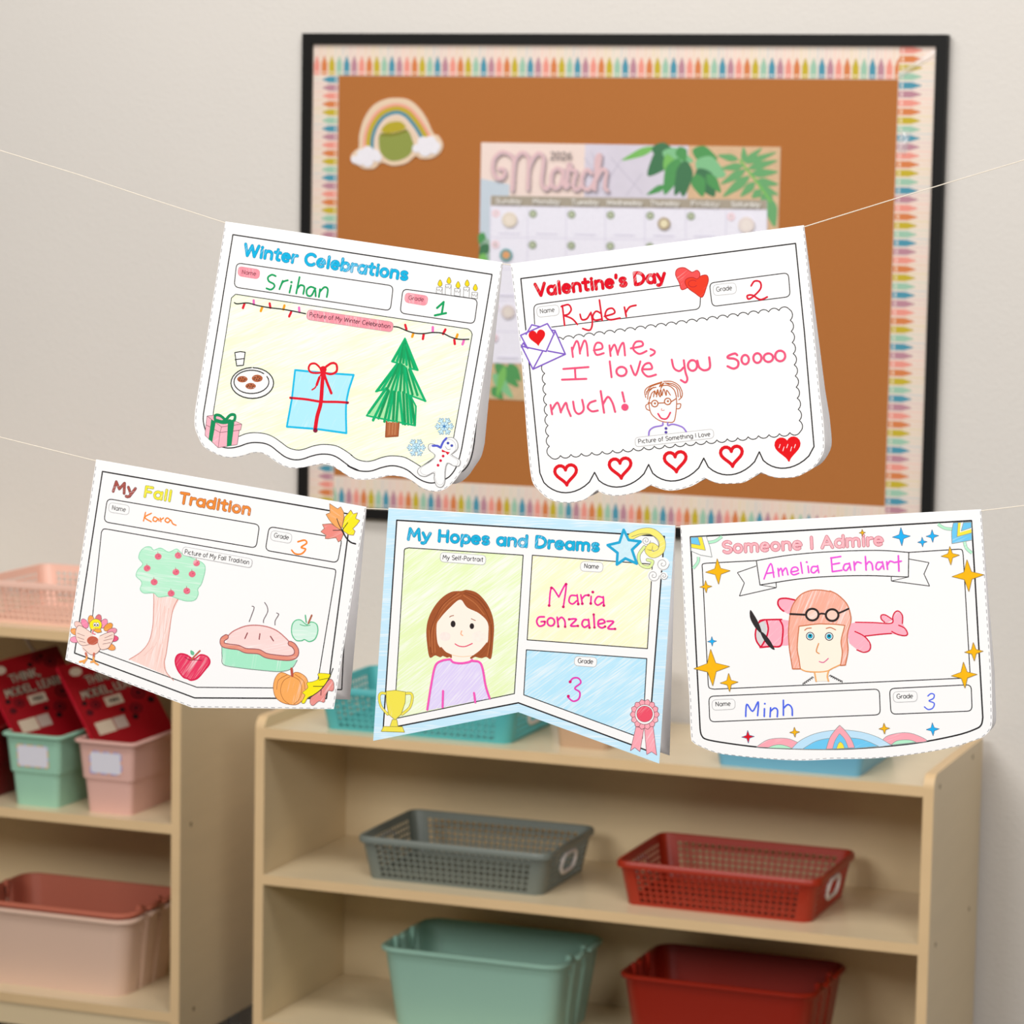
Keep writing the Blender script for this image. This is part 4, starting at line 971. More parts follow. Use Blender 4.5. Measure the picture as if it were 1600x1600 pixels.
art.part('written_name', 'orange handwriting'); OG = ink(252, 136, 40)
for s_ in ('304,315 293,362', '336,320 300,342 335,366', '372,350 352,340 345,358 360,364 374,350 378,362', '384,345 388,366', '387,356 402,345', '440,358 422,345 410,360 426,370 441,357 452,376 470,385'): art.line(h1(s_), 2.1, OG)
art.part('written_grade', 'orange handwriting'); art.line(h1('1132,475 1168,466 1180,482 1150,505 1174,515 1152,540 1118,540 1098,520'), 2.6, OG)
art.part('maple_leaf_print', 'maple leaf coloured orange, yellow and pink'); e_ = ink(150, 110, 80)
art.fill(lf('600,855 700,920 740,895 775,960 780,1020 760,1130 745,1180 690,1160 630,1100 590,1050 555,990 605,970'), cr(246, 170, 100, -20, 1.0), edge=e_, ew=.9)
art.fill(lf('865,935 895,985 950,970 925,1040 980,1065 940,1120 890,1170 920,1200 900,1250 840,1245 775,1200 760,1140 790,1020 830,980'), cr(246, 232, 40, 50, 1.1), edge=e_, ew=.9)
art.fill(lf('510,1115 620,1105 700,1160 745,1190 775,1230 745,1310 710,1335 680,1280 580,1295 545,1290 555,1250 490,1205 535,1165'), cr(236, 140, 130, 30, 1.0), edge=e_, ew=.9)
for s_, w_ in (('690,1040 720,1120 760,1190', 1.3), ('760,1190 800,1270 860,1335 925,1358', 2.4), ('640,1190 750,1185', 1.1), ('830,1090 760,1185', 1.1)): art.line(lf(s_), w_, BLK)
art.part('apple_tree_drawing', 'pencil drawing of an apple tree with a pale trunk')
art.fill(h2('935,510 1185,545 1120,680 1085,860 1060,1080 1040,1180 1060,1290 1100,1335 690,1155 820,1070 900,950 920,800 925,600'), cr(250, 214, 206, 82, .8))
tb = ink(214, 140, 128)
for s_ in ('930,470 928,700 915,850 880,980 800,1080 682,1156', '1190,520 1120,660 1085,880 1055,1090 1035,1190 1055,1280 1130,1366'): art.line(h2(s_), 1.3, tb)
for x0, y0, x1, y1 in ((970, 560, 960, 900), (1000, 600, 985, 950), (1040, 620, 1020, 1000), (960, 980, 900, 1100), (1000, 1000, 960, 1180), (1080, 640, 1040, 900), (930, 1020, 830, 1120), (1020, 1040, 1000, 1240)): art.line(h2('%d,%d %d,%d' % (x0, y0, x1, y1)), .7, ink(240, 196, 186), sm=False)
crn = h2('930,60 900,30 850,30 800,70 780,140 820,200 770,260 755,320 800,365 810,400 795,450 830,490 930,490 980,530 1090,520 1180,550 1260,570 1340,560 1375,500 1370,450 1410,390 1445,250 1420,190 1340,150 1220,100 1160,50 1080,80 1000,40')
art.fill(crn, cr(184, 238, 208, 2, .85), True); art.line(crn, 1.1, ink(140, 214, 176), closed=True)
for x, y in ((975, 125), (1175, 115), (1358, 190), (865, 243), (1152, 280), (1315, 300), (935, 380), (1105, 493), (1262, 468)):
    art.fill([(95+u*.15625, 850+v*.15625) for u, v in ell(x, y, 34, 32)], cr(232, 110, 134, 40, .95)); art.line(h2('%d,%d %d,%d' % (x, y-18, x-4, y-48)), .8, ink(190, 110, 110), sm=False); art.dot(*h2('%d,%d' % (x+8, y-4))[0], .9, ink(200, 50, 90))
pill(art, h1('510,500 887,568 879,617 501,546'), 'Picture of My Fall Tradition', h1('517,540')[0], h1('868,598')[0], 7, w=1.1)
art.part('red_apple_drawing', 'drawing of a red apple')
ap = h2('1260,1110 1200,1098 1160,1120 1145,1180 1170,1260 1225,1330 1265,1345 1305,1362 1370,1340 1440,1260 1490,1190 1470,1130 1400,1108 1330,1150')
art.fill(ap, cr(230, 60, 100, 60, .85), True); art.line(ap, 2.4, ink(214, 24, 74), closed=True); art.line(h2('1240,1130 1290,1160 1350,1160 1410,1165'), 1.1, ink(150, 30, 60)); art.line(h2('1392,1068 1350,1110 1310,1152'), 2.8, ink(190, 100, 80)); art.fill(h2('1300,1062 1335,1085 1325,1112 1300,1100'), ink(110, 190, 150), True)
art.part('pie_drawing', 'drawing of a steaming pie in a green dish'); dk = ink(150, 86, 92)
art.fill(h3('178,600 190,790 350,820 600,850 800,862 905,830 962,740 900,745 620,690 400,650'), cr(168, 234, 202, 86, .9)); art.line(h3('178,600 180,700 195,790 350,822 600,850 790,862 905,830 965,742'), 1.2, ink(120, 140, 130))
cst = h3('235,520 300,440 440,385 600,385 740,430 850,520 920,620 915,690 800,700 650,670 560,640 430,630 370,590 240,580')
art.fill(cst, cr(250, 216, 214, 20, .9), True); art.line(h3('235,500 300,440 440,385 600,385 740,430 850,520 920,600'), 1.8, ink(196, 118, 116))
rim = h3('225,500 185,530 190,580 260,600 350,612 430,645 560,655 640,695 760,715 880,722 945,695 955,640 925,590 890,570')
art.line(rim, 8.6, dk); art.line(rim, 5.8, cr(230, 146, 126, 10, 1.0))
for s_ in ('445,460 418,518', '575,468 567,525', '685,495 716,542'): art.line(h3(s_), 1.8, ink(140, 60, 66), sm=False)
for s_ in ('490,180 515,195 490,270 462,345', '622,140 650,185 655,240 615,320 612,355', '745,250 770,268 735,330 732,380'): art.line(h3(s_), 1.3, ink(110, 92, 98))
art.part('green_apple_drawing', 'drawing of a green apple')
ga = h3('1060,372 1000,325 945,330 910,380 908,470 950,535 1010,540 1040,528 1090,550 1150,520 1178,440 1165,370 1110,345')
art.fill(ga, cr(206, 240, 224, 5, .8), True); art.line(ga, 1.6, ink(84, 190, 138), closed=True); art.line(h3('990,370 1040,385 1100,378'), 1.2, ink(70, 170, 120)); art.line(h3('1115,275 1080,358'), 2.6, ink(176, 96, 70), sm=False); art.line(h3('1048,275 1058,350'), 2.0, ink(90, 186, 136), sm=False)
art.part('pumpkin_print', 'orange coloured pumpkin')
pk = h3('900,905 800,870 740,920 715,1020 735,1120 800,1180 890,1205 970,1200 1040,1130 1078,1020 1060,930 1000,880 940,870'); e_ = ink(170, 100, 50)
art.fill(pk, cr(246, 172, 96, 80, 1.05), True, edge=None); art.line(pk, .9, e_, closed=True)
for s_ in ('895,912 820,960 790,1060 820,1150 880,1200', '915,912 990,960 1010,1060 985,1150 930,1200', '860,895 770,950 750,1050', '940,890 1030,960 1045,1050'): art.line(h3(s_), .8, e_)
art.line(h3('905,832 912,905'), 4.2, ink(190, 84, 66), sm=False)
art.part('oak_leaf_print', 'oak leaf half yellow and half pink')
art.fill(h3('1180,885 1240,880 1310,895 1290,950 1240,1010 1170,1090 1080,1130 1040,1190 1010,1180 1045,1110 1020,1080 1075,1030 1065,980 1130,965 1190,935'), cr(248, 232, 30, 30, 1.1), True, edge=ink(140, 130, 60), ew=.8)
art.fill(h3('1300,945 1340,970 1345,1040 1325,1065 1290,1060 1260,1110 1245,1180 1190,1170 1130,1215 1100,1190 1110,1130 1200,1060'), cr(234, 146, 140, 60, 1.0), True, edge=ink(150, 100, 100), ew=.8)
for s_, w_ in (('1338,825 1290,940 1210,1050 1090,1135', 1.3), ('1130,1015 1235,1015', 1), ('1215,1050 1210,1110', 1), ('1190,950 1290,930', .8)): art.line(h3(s_), w_, BLK)
art.part('turkey_print', 'coloured cartoon turkey'); e_ = ink(130, 90, 90)
H2 = lambda x, y, rx, ry, a=0: [(95+(x+rx*math.cos(t)*math.cos(a)-ry*math.sin(t)*math.sin(a))*.15625, 850+(y+rx*math.cos(t)*math.sin(a)+ry*math.sin(t)*math.cos(a))*.15625) for t in [2*PI*i/20 for i in range(20)]]
for x, y, c in ((180, 815, (250, 205, 195)), (240, 795, (246, 140, 175)), (305, 765, (246, 165, 80)), (375, 755, (226, 120, 130)), (430, 795, (246, 150, 180)), (475, 830, (240, 160, 70)), (512, 875, (236, 150, 170)), (525, 945, (236, 90, 130)), (498, 1028, (246, 165, 90)), (148, 878, (246, 165, 90)), (145, 955, (250, 160, 190))):
    a = math.atan2(y-950, x-330); art.fill(H2(x, y, 52, 32, a), cr(*c, 30, 1.0), edge=e_, ew=.7)
pe = cr(250, 218, 206, 30, 1.0)
art.fill(h2('215,1000 225,1060 300,1105 360,1090 400,1030 400,950 240,950'), pe, True, edge=None)
art.fill(h2('180,815 240,840 310,890 320,960 290,1020 210,1015 160,960 150,870'), pe, True); art.line(h2('300,1000 215,1015 160,960 150,870 180,815 240,840 310,890'), .8, e_)
art.fill(h2('525,880 460,890 390,920 370,980 400,1052 470,1040 500,1000 530,940'), pe, True); art.line(h2('370,980 400,1052 470,1045 505,1000 535,940 525,880 460,890 390,920'), .8, e_)
for s_ in ('165,890 240,920', '165,930 235,955', '185,970 250,985', '520,905 440,940', '520,945 430,965', '500,985 420,1000'): art.line(h2(s_), .7, e_)
art.line(h2('225,1040 300,1105 365,1090 400,1045'), .8, e_)
art.fill(H2(320, 965, 56, 44), cr(196, 96, 74, 40, 1.0)); art.fill(H2(350, 810, 62, 62), cr(248, 236, 40, 40, 1.1), edge=e_, ew=.7)
for x in (342, 370): art.fill(H2(x, 806, 16, 22), CP, edge=e_, ew=.5); art.dot(*h2('%d,810' % x)[0], 1.3, BLK)
art.fill(h2('345,845 400,850 410,880 370,888 335,870'), cr(244, 170, 70, 30, 1.0), edge=e_, ew=.6); art.line(h2('330,850 320,890 345,900'), 1.8, ink(236, 120, 140))
for s_ in ('252,1092 262,1130', '335,1095 330,1135'): art.line(h2(s_), 3.6, ink(206, 112, 90), sm=False)
for s_ in ('262,1130 250,1160 192,1178', '250,1160 232,1188', '330,1135 335,1175 372,1205', '335,1170 305,1180'): art.line(h2(s_), 3.2, ink(244, 168, 90))
art.end()

# ---- card 4: hopes and dreams
b4 = crop(570, 780, .3125); i1 = crop(600, 800, .2875); i2 = crop(580, 910, .15625); i3 = crop(840, 1020, .25)
out = [(607, 794.5), (1055, 822), (1030, 1193)]+b4('768,1065 42,1208')
fr4 = b4('160,105 1498,186 1415,1258 768,1018 92,1150')
root, art = card('banner card headed My Hopes and Dreams with a light blue margin', (607, 794.5), (1055, 822), out, .026, fr4)
art.part('blue_margin', 'light blue crayon margin'); art.fill(out, cr(196, 232, 252, 4, .8))
art.fill(fr4, CP)
art.part('coloured_panels', 'pale green, yellow and blue crayon panels')
p1 = smooth(b4('197,270 200,250 220,243'))+b4('792,280 748,972 147,1098'); p2 = b4('838,280 1438,325 1413,747 812,703'); p3 = b4('808,753 1410,797 1388,1196 795,978')
art.fill(p1, cr(230, 246, 190, 38, .66)); art.fill(p2, cr(253, 246, 206, 40, .7)); art.fill(p3, cr(184, 230, 252, 38, .72))
art.part('printed_frame', 'black printed frame and boxes')
art.line(fr4, 2.3, BLK, sm=False, closed=True)
for p in (p1, p2, p3): art.line(p, 1.5, BLK, sm=False, closed=True)
art.part('title_lettering', 'blue coloured title lettering')
art.text('My Hopes and Dreams', i1('130,148')[0], i1('1168,212')[0], 16.5, 4.2, cr(24, 176, 222, 60, 1.0), ink(40, 110, 150), 1.1, gap=.1)
pill(art, i1('308,218 555,236 551,288 305,270'), 'My Self-Portrait', i1('319,257')[0], i1('540,270')[0], 7, w=1.1)
pill(art, i1('1070,268 1192,275 1188,328 1066,320'), 'Name', i1('1088,304')[0], i1('1168,309')[0], 7, w=1.1)
pill(art, b4('1050,785 1162,792 1158,840 1047,832'), 'Grade', b4('1065,818')[0], b4('1142,823')[0], 7, w=1.1)
art.part('written_name', 'pink handwriting with dotted ends'); MG = ink(240, 44, 160); MD = ink(214, 10, 110)
for s_ in ('898,508 910,412 950,462', '950,462 990,392 975,515', '1048,455 1015,455 1006,486 1025,500 1048,482', '1050,450 1056,500', '1070,450 1078,498', '1076,472 1092,454 1112,452', '1126,458 1124,497', '1190,465 1162,460 1146,488 1162,506 1188,490', '1192,460 1195,508'): art.line(i1(s_), 2.7, MG)
for s_ in ('898,508', '910,412', '990,392', '975,515', '1135,435', '1112,452', '1195,508', '1056,500', '1078,498', '1124,497'): art.dot(*i1(s_)[0], 2.2, MD)
for s_ in ('898,588 870,590 860,612 872,634 896,628 900,612 882,612', '962,590 968,636', '966,605 984,590 1000,608 1002,637', '1022,600 1058,600 1030,632 1066,633', '1118,604 1096,603 1086,624 1098,640 1118,630', '1119,600 1124,642', '1145,576 1149,641', '1167,624 1200,616 1190,601 1170,607 1168,632 1186,643 1202,636', '1212,610 1244,612 1216,645 1252,648'): art.line(b4(s_), 2.8, MG)
art.line(b4(' '.join('%f,%f' % p for p in ell(931, 613, 18, 20, n=12))), 2.8, MG, closed=True)
for s_ in ('900,612', '968,636', '1002,637', '1066,633', '1124,642', '1149,641', '1202,636', '1252,648', '1145,576', '1022,600'): art.dot(*b4(s_)[0], 1.9, MD)
art.part('written_grade', 'purple pink handwriting'); art.line(b4('1026,913 1042,895 1068,895 1080,918 1050,945 1075,965 1070,998 1042,1010 1016,990'), 2.7, ink(226, 60, 180))
art.dot(*b4('1027,913')[0], 2.4, MD); art.dot(*b4('1018,985')[0], 2.4, MD)
art.part('self_portrait_drawing', 'drawing of a child with brown hair and a lilac jumper')
art.fill(smooth(i2('800,770 690,790 640,840 600,1020 562,1280'))+i2('1190,1160')+smooth(i2('1190,1160 1140,1000 1110,850 1060,790 1010,785 920,805 820,800')), cr(222, 210, 248, 50, .8))
HB = ink(160, 84, 44)
art.fill(i2('905,85 960,75 1060,105 1150,200 1205,310 1228,430 1222,580 1200,758 1150,745 1100,758 1040,745 1000,762 905,760 800,742 760,752 720,735 690,748 640,730 585,750 560,620 552,480 570,370 620,260 700,160 800,95'), HB, True)
for k, s_ in enumerate(('880,110 760,190 660,320 610,480 612,700', '850,110 720,220 640,360 590,520 600,720', '900,130 780,210 690,330 640,470 640,700', '930,110 1050,170 1140,280 1190,400', '925,130 1040,210 1130,320', '1200,420 1200,560 1180,740', '1180,440 1185,600 1160,740', '940,95 1070,150 1160,260', '580,480 590,640')): art.line(i2(s_), 1.6, ink(*[(186, 108, 62), (138, 68, 34)][k % 2]))
sk = mat('skin_crayon', C(253, 240, 228), .6, .2)
art.fill(i2('815,700 1005,700 1005,785 920,805 820,797 800,770'), sk)
art.fill(i2('890,172 960,250 1080,310 1165,400 1172,520 1160,610 1100,690 1000,735 900,742 790,715 700,660 662,590 655,430 690,360 780,260'), sk, True)
art.fill([(580+u*.15625, 910+v*.15625) for u, v in ell(1080, 540, 70, 55)], ink(253, 237, 228)); art.fill([(580+u*.15625, 910+v*.15625) for u, v in ell(740, 540, 55, 45)], ink(253, 232, 226))
art.line(i2('805,725 900,742 1000,735'), 1.1, ink(248, 206, 170))
for s_ in ('700,655 740,700 800,745', '690,680 730,730', '1160,610 1090,690 1000,755', '1150,660 1090,730'): art.line(i2(s_), 3.2, HB)
for x, y, rx, ry in ((820, 415, 24, 33), (1008, 437, 22, 29)): art.fill([(580+u*.15625, 910+v*.15625) for u, v in ell(x, y, rx, ry)], ink(42, 34, 36))
art.line(i2('783,348 800,336 828,330'), 1.2, ink(160, 90, 60)); art.line(i2('1000,362 1045,382'), 1.2, ink(160, 90, 60), sm=False); art.line(i2('906,485 898,515 916,530'), 1.7, ink(248, 178, 140)); art.line(i2('840,614 880,636 940,640 1012,610'), 1.6, ink(230, 70, 110))
HP = ink(244, 88, 186)
for s_ in ('790,768 700,785 640,840 600,1030 562,1272', '797,770 822,798 900,808 980,795 1012,775', '1010,785 1080,795 1115,860 1145,1030 1186,1160', '720,1085 715,1248', '1030,1105 1042,1198'): art.line(i2(s_), 3.4, HP)
art.part('trophy_print', 'yellow coloured trophy cup'); TY = cr(240, 226, 84, 80, 1.1); e_ = ink(150, 140, 70)
for s_ in ('150,1112 100,1108 80,1150 100,1240 165,1318', '340,1112 395,1110 412,1155 385,1250 310,1318'): art.line(i2(s_), 4.6, e_); art.line(i2(s_), 3.2, TY)
for s_ in ('150,1088 240,1078 345,1095 340,1200 300,1320 240,1375 175,1320 152,1200', '212,1370 258,1372 268,1442 188,1442', '125,1440 312,1442 335,1498 100,1490'): art.fill(i2(s_), TY, edge=e_, ew=.9)
art.part('swirl_print', 'yellow, green and grey swirls'); e_ = ink(130, 130, 110)
for s_, w_, m in (('1345,132 1400,108 1460,108 1508,150 1508,205 1465,232 1435,210 1455,185 1480,200', 9.4, cr(246, 234, 120, 30, 1.1)), ('1415,190 1385,235 1395,285 1440,300 1460,270 1432,260', 4.0, cr(222, 240, 160, 30, 1.1))):
    art.line(i1(s_), w_+1.4, e_); art.line(i1(s_), w_, m)
art.line(i1('1345,135 1400,118 1450,122 1488,160 1490,200 1462,215'), .8, e_)
for x, y, r in ((1425, 155, 24), (1515, 282, 36), (1465, 345, 33), (1521, 347, 22)):
    art.fill([(600+u*.2875, 800+v*.2875) for u, v in ell(x, y, r, r)], CP)
    art.line([(600+(x+r*(1-t/22)*math.cos(.55*t))*.2875, 800+(y+r*(1-t/22)*math.sin(.55*t))*.2875) for t in range(21)], .8, ink(140, 140, 140))
art.part('star_print', 'blue coloured star'); st = i1('1303,97 1330,152 1395,160 1348,205 1374,280 1312,252 1266,285 1270,222 1216,180 1280,165')
art.fill(st, ink(206, 236, 250)); art.line(st, 4.2, ink(34, 168, 214), sm=False, closed=True)
art.part('rosette_print', 'pink award rosette'); RK = cr(250, 166, 180, 60, 1.0); e_ = ink(140, 90, 100)
for s_ in ('615,462 665,470 640,618 608,592 580,612', '668,470 722,455 745,640 712,618 682,636'): art.fill(i3(s_), RK, edge=e_, ew=.8)
ro_ = [(840+(670+(86+5*math.cos(14*t))*math.cos(t))*.25, 1020+(385+(90+5*math.cos(14*t))*math.sin(t))*.25) for t in [2*PI*i/84 for i in range(84)]]
art.fill(ro_, RK); art.line(ro_, .9, e_, sm=False, closed=True)
for k in range(14):
    a = 2*PI*(k+.5)/14; art.line([(840+(670+60*math.cos(a))*.25, 1020+(385+62*math.sin(a))*.25), (840+(670+82*math.cos(a))*.25, 1020+(385+86*math.sin(a))*.25)], .7, e_, sm=False)
art.fill([(840+u*.25, 1020+v*.25) for u, v in ell(670, 385, 60, 62)], CP, edge=e_, ew=.8); art.fill([(840+u*.25, 1020+v*.25) for u, v in ell(670, 382, 50, 50)], cr(236, 84, 108, 50, 1.0), edge=e_, ew=.7)
art.end()

# ---- card 5: someone I admire
b5 = crop(1050, 780, .31875); j1 = crop(1060, 800, .3125); j2 = crop(1060, 910, .18131); j3 = crop(1290, 900, .1875)
out = [(1063, 822), (1533, 797)]+j3('1382,800')+smooth(j3('1390,1180 1380,1265 1320,1335 1200,1385 1000,1440 700,1490 400,1520 100,1527')+j2('1100,1535 900,1530 700,1515 500,1495 330,1470 200,1420 130,1380 107,1320 95,1000'))+j2('60,500')
fr5 = b5('90,185 1468,105')+j3('1245,25')+smooth(j3('1310,1180 1297,1240 1250,1275 1100,1325 800,1385 500,1420 200,1440')+j2('1200,1437 950,1432 700,1420 450,1390 250,1355 200,1318 187,1260'))
root, art = card('banner card headed Someone I Admire with gold stars and a pilot drawing', (1063, 822), (1533, 797), out, .016, fr5)
art.part('printed_frame', 'black printed frame, boxes and scroll banner')
art.line(fr5, 2.4, BLK, sm=False, closed=True)
ib = smooth(j1('120,285 120,262 140,256'))+j1('390,243 1152,202')+smooth(j1('1400,186 1418,190 1424,215'))+smooth(j3('1203,800 1205,835 1180,850'))+smooth(j2('310,920 268,910 257,880'))
art.line(ib, 1.5, BLK, sm=False, closed=True)
art.line(rr([(1107.5, 1088), (1374, 1076.6), (1375.5, 1116.8), (1109, 1128)], 8), 1.5, BLK, sm=False, closed=True); art.line(rr(j3('533,938 1213,905 1221,1125 545,1152'), 8), 1.5, BLK, sm=False, closed=True)
for s_ in ('390,270 295,303 330,355 305,420 490,378 488,350', '1153,235 1253,253 1228,310 1256,370 1065,345 1065,318'): art.fill(j1(s_), CP); art.line(j1(s_), 1.3, BLK, sm=False)
bn = smooth(j1('390,243 560,215 770,198 1000,192 1152,202'))+smooth(j1('1150,325 950,318 760,322 600,335 408,365'))
art.fill(bn, CP); art.line(bn, 1.5, BLK, sm=False, closed=True); art.line(j1('408,365 490,378'), 1, BLK, sm=False); art.line(j1('1065,345 1150,325'), 1, BLK, sm=False)
art.part('title_lettering', 'pink coloured title lettering')
art.text('Someone I Admire', j1('222,204')[0], j1('1026,163')[0], 17, 3.7, cr(250, 180, 190, 60, 1.1), ink(196, 100, 118), 1.6, gap=.1)
pill(art, j2('290,1012 488,1003 490,1092 293,1102'), 'Name', j2('321,1068')[0], j2('452,1062')[0], 7, w=1.1)
pill(art, j3('563,965 762,958 765,1045 566,1053'), 'Grade', j3('593,1022')[0], j3('730,1017')[0], 7, w=1.1)
art.part('written_banner_name', 'magenta handwriting on the scroll'); MA = ink(238, 84, 222)
for s_ in ('428,335 462,258 478,326', '438,308 477,302', '498,282 503,322', '501,297 514,282 522,316', '522,297 538,280 548,314', '563,300 598,292 590,276 570,280 563,302 577,314 602,306', '612,252 620,306', '648,270 652,303', '696,273 670,274 664,296 678,304 694,290', '696,268 702,303',
           '764,228 770,298', '762,230 812,222', '768,262 806,255', '770,298 818,291', '852,258 832,262 825,284 840,292 854,274', '855,255 862,290', '878,248 882,291', '882,266 894,250 914,255', '935,222 939,290', '938,264 954,248 968,260 972,289', '1018,252 996,252 988,278 1002,288 1018,270', '1020,248 1028,285', '1042,248 1046,286', '1046,264 1058,246 1076,250', '1100,218 1103,295', '1080,252 1115,245'): art.line(j1(s_), 2.5, MA)
art.dot(*j1('642,250')[0], 1.6, MA)
art.part('written_name', 'blue handwriting'); MB_ = ink(76, 104, 236)
for s_ in ('580,1155 590,1050 640,1110 688,1030 683,1148', '742,1088 740,1155', '795,1080 790,1158', '793,1112 828,1082 854,1100 852,1158', '905,1015 905,1145', '906,1085 945,1052 978,1082 982,1146'): art.line(j2(s_), 2.5, MB_)
art.dot(*j2('745,1045')[0], 1.5, MB_)
art.part('written_grade', 'blue handwriting'); art.line(j3('852,1000 880,979 905,990 898,1020 862,1040 905,1060 893,1100 855,1112 824,1090'), 1.9, MB_)
art.part('corner_petals', 'blue, yellow and green petals in the top left corner'); e_ = ink(140, 150, 150)
KB, KY, KG, KP = cr(110, 200, 244, 20, 1.1), cr(248, 230, 70, 20, 1.1), cr(180, 238, 204, 20, 1.1), cr(250, 168, 182, 20, 1.1)
for s_ in ('150,152 185,145 218,122', '74,282 98,250 100,224'): art.line(j1(s_), 5, e_, caps=False); art.line(j1(s_), 4, KG, caps=False)
art.fill(j1('62,127 140,122 158,175 168,225 110,215 64,195'), CP, edge=e_, ew=.9); art.fill(j1('63,126 118,124 136,192 64,178'), KY, edge=e_, ew=.9); art.fill(j1('62,127 98,126 110,166 64,158'), KB, edge=e_, ew=.9)
art.part('corner_petals', 'blue, yellow and green petals in the top right corner')
for s_ in ('1298,60 1330,80 1372,86', '1430,145 1440,180 1468,205'): art.line(j1(s_), 5, e_, caps=False); art.line(j1(s_), 4, KG, caps=False)
art.fill(j1('1375,54 1465,49 1468,140 1368,158 1366,100'), KB, edge=e_, ew=.9); art.fill(j1('1398,53 1465,50 1467,104 1393,124'), KY, edge=e_, ew=.9); art.fill(j1('1412,53 1465,50 1466,85 1408,102'), CP); art.fill(j1('1425,53 1465,51 1465,78 1414,95'), KB, edge=e_, ew=.9)
art.part('dome_ornament', 'pink and blue crayon domes along the lower edge')
lo = lambda c, pts: smooth(c(pts))
art.fill(lo(j2, '672,1418 760,1360 860,1342 960,1350 1060,1400 1040,1434'), KP, edge=e_, ew=.8); art.fill(lo(j2, '770,1426 820,1405 880,1398 940,1412 985,1433'), KG, edge=e_, ew=.8)
art.fill(lo(j3, '470,1372 520,1330 640,1305 740,1318 845,1372 740,1390 560,1410'), KP, edge=e_, ew=.8); art.fill(lo(j3, '545,1408 590,1375 650,1365 710,1368 755,1385'), KG, edge=e_, ew=.8)
art.fill(smooth([(1236.8, 1170), (1252, 1156), (1278, 1145), (1312, 1140.5), (1345, 1143.5), (1372, 1152), (1393, 1164.5)])+[(1372, 1167), (1335, 1169.5), (1291, 1170.8)], cr(190, 226, 250, 20, 1.1), edge=e_, ew=.8)
art.fill(smooth([(1254, 1170.5), (1275, 1158), (1300, 1153), (1325, 1152.5), (1350, 1156), (1373, 1166)])+[(1335, 1169.5), (1291, 1170.8)], KB, edge=e_, ew=.8)
art.fill(lo(j3, '5,1442 35,1350 75,1290 117,1243')+lo(j3, '117,1243 165,1290 215,1360 243,1430'), KP, edge=e_, ew=.9); art.fill(lo(j3, '58,1440 80,1370 117,1312')+lo(j3, '117,1312 160,1360 190,1432'), KB, edge=e_, ew=.8); art.fill(lo(j3, '90,1440 105,1400 122,1380')+lo(j3, '122,1380 145,1400 158,1436'), KY, edge=e_, ew=.8)
def star(c, x, y, rx, ry, m):
    x, y = c('%f,%f' % (x, y))[0]; rx *= c.s; ry *= c.s; p = []
    for i in range(8):
        a = PI/4*i-.06; k = 1 if i % 2 == 0 else .33; p.append((x+rx*k*math.sin(a), y-ry*k*math.cos(a)))
    art.fill(p, m, edge=ink(150, 120, 50) if m is GO else ink(70, 110, 150), ew=.8)
GO, SB, SR = ink(252, 184, 12), ink(30, 178, 246), ink(220, 10, 30)
for nm, lst in (('gold_sparkle', ((j1, 198, 297, 62, 64, GO), (j1, 138, 373, 31, 31, GO), (j1, 920, 103, 16, 17, GO), (j1, 1360, 218, 46, 47, GO), (j1, 1448, 318, 80, 80, GO), (j2, 288, 733, 155, 158, GO), (j2, 438, 862, 78, 80, GO), (j2, 1003, 1290, 43, 44, GO), (j3, 1236, 630, 78, 78, GO), (j3, 1156, 825, 108, 109, GO), (j3, 490, 1270, 45, 46, GO))),
                ('blue_sparkle', ((j1, 1115, 123, 45, 46, SB), (j1, 1220, 150, 24, 25, SB), (j1, 1270, 120, 32, 32, SB), (j2, 290, 508, 40, 42, SB), (j3, 893, 1277, 55, 55, SB))), ('red_sparkle', ((j2, 600, 1330, 55, 55, SR),))):
    for a in lst: art.part(nm, nm.split('_')[0]+' four pointed star'); star(*a)
art.part('plane_nose_drawing', 'pink plane nose with a black propeller'); PC = cr(250, 178, 196, 40, 1.0); PL = ink(216, 16, 58)
art.fill(j2('1005,155 920,140 865,150 860,190 905,245 960,270 990,200'), PC, True); art.fill(j2('710,325 890,320 980,330 980,540 890,545 705,555 668,480 670,400'), PC)
art.fill(j2('735,330 690,350 665,430 675,510 705,550 745,510 770,420'), ink(214, 214, 216), True)
for s_ in ('1005,152 930,137 870,145 858,185 880,225 908,247', '700,332 740,322 890,319', '875,325 900,380 898,470 878,548 790,552 705,560', '762,332 775,400 760,470 735,520 712,555', '735,325 690,350 665,430 672,500 708,556'): art.line(j2(s_), 2.6, PL)
for s_ in ('620,238 650,275 692,350 718,425 700,430 650,370 618,300', '705,425 740,440 790,500 830,578 790,560 740,500'): art.fill(j2(s_), ink(48, 42, 44), True)
art.part('plane_tail_drawing', 'pink plane tail drawing'); art.fill(j3('195,400 250,385 550,392 570,320 600,295 640,330 640,390 680,470 680,495 640,495 550,480 330,500 375,590 350,630 270,618 200,560 180,480'), PC)
art.fill(j3('555,362 500,325 465,330 470,360 500,388'), PC, True)
for s_ in ('250,385 400,388 550,393 560,340 580,300 610,293 640,330 640,395', '555,360 500,325 465,327 465,358 492,384', '330,500 450,486 550,478', '610,410 660,435 683,480 660,497 600,486 552,462', '245,462 320,500 370,560 368,615 320,635 262,615'): art.line(j3(s_), 1.9, PL)
art.part('pilot_drawing', 'drawing of a pilot in a leather cap with goggles'); OL = ink(206, 116, 76); KF = mat('skin_crayon_light', C(252, 240, 224), .6, .2)
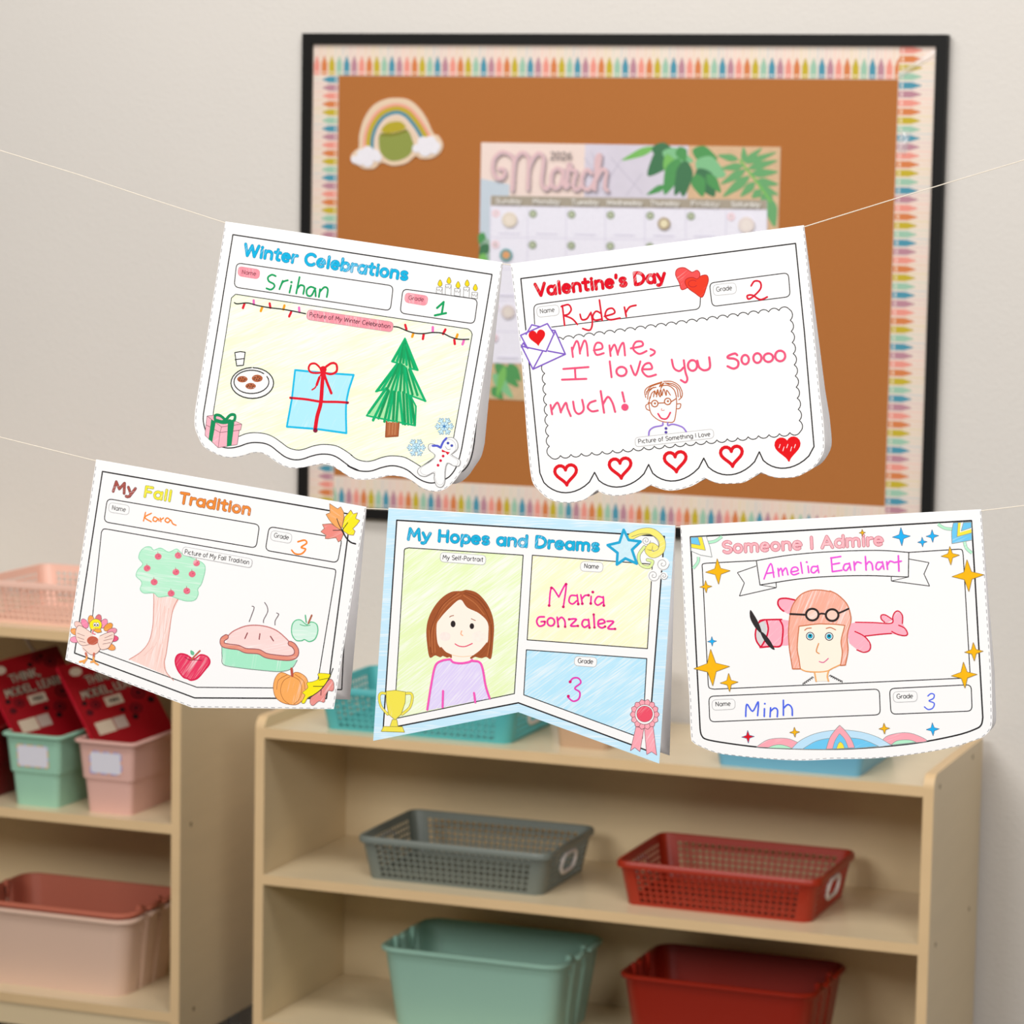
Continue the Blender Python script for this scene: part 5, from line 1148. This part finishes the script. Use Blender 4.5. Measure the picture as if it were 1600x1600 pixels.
cap_ = smooth(j2('985,745 970,650 957,560 950,420 965,270 990,190 1050,110 1130,72 1215,65 1310,78')+j3('40,125 100,155 170,222 200,290 212,370 190,450 180,520 187,620 165,742'))+j3('125,745')+smooth(j3('125,745 140,640 130,540 162,412'))+smooth(j3('162,412 80,402 0,400')+j2('1200,358 1040,378'))+smooth(j2('1040,378 1025,560 1040,660 1052,745'))
art.fill(j2('1170,770 1290,765 1285,850 1188,852'), KF)
art.fill(smooth(j2('1040,378 1200,358')+j3('0,400 162,412'))+smooth(j3('162,412 130,540 140,640 125,738'))+smooth(j3('125,738 60,768')+j2('1280,765 1200,772 1100,765 1050,742'))+smooth(j2('1050,742 1040,660 1025,560 1040,378')), KF)
art.line(j2('1050,742 1100,765 1200,772 1280,764')+j3('60,768 125,738'), 1.9, ink(238, 166, 98))
art.fill(cap_, cr(244, 176, 156, 62, .78)); art.line(cap_, 1.7, OL, sm=False, closed=True)
for s_ in ('1175,775 1188,852', '1293,765 1284,810 1294,850'): art.line(j2(s_), 2.4, ink(240, 176, 110))
art.line(bumpy(*j2('1078,885 1168,822'), 6, 3), 1, BLK, sm=False); art.line(bumpy(*j3('30,835 137,890'), 7, 3), 1, BLK, sm=False)
GK = ink(46, 38, 38)
art.line(j2('965,272 1090,278'), 3.2, GK, sm=False); art.line(j2('1212,275 1235,268 1265,272'), 2.8, GK); art.line(j3('112,308 150,292 192,272'), 2.8, GK)
for x, y in ((1155, 277), (1326, 281)): art.fill([(1060+u*.18131, 910+v*.18131) for u, v in ell(x, y, 48, 48)], cr(248, 206, 190, 30, .9)); art.line([(1060+u*.18131, 910+v*.18131) for u, v in ell(x, y, 54, 50)], 3.4, GK, sm=False, closed=True)
for x, y in ((1137, 462), (1300, 465)):
    for r, m in ((36, ink(52, 52, 66)), (29, CP), (22, ink(30, 168, 200))): art.fill([(1060+u*.18131, 910+v*.18131) for u, v in ell(x, y, r, r)], m)
    art.dot(*j2('%d,%d' % (x, y-4))[0], 1.7, ink(30, 40, 60))
for s_ in ('1090,412 1110,396 1146,392', '1275,396 1312,388 1356,408'): art.line(j2(s_), 1.5, OL)
art.line(j2('1210,525 1190,590 1214,612'), 1.6, ink(222, 140, 70)); art.line(j2('1215,681 1252,688 1293,654'), 1.4, ink(226, 90, 150))
art.end()

# ------------------------------------------------------------------ strings
def cord(pts, lab):
    P = [on_y(x, y, YC+.0005) for x, y in pts]; mb = MB()
    a = P[0]+(P[0]-P[1]).normalized()*1.3; b = P[-1]+(P[-1]-P[-2]).normalized()*1.3
    mb.tube([a]+P+[b], .00042, M['string'], 6); tag(mb.build('string'), lab, 'string')
cord([(0, 235), (120, 272), (240, 312), (352, 348.2), (785, 412.2), (798, 414), (1256, 354.6), (1400, 310), (1600, 250)], 'upper thin white string holding two banner cards')
cord([(0, 683), (150, 720.2), (572, 794.4), (607, 795.8), (1055, 823.4), (1063, 823.2), (1533, 798.2), (1600, 790)], 'lower thin white string holding three banner cards')
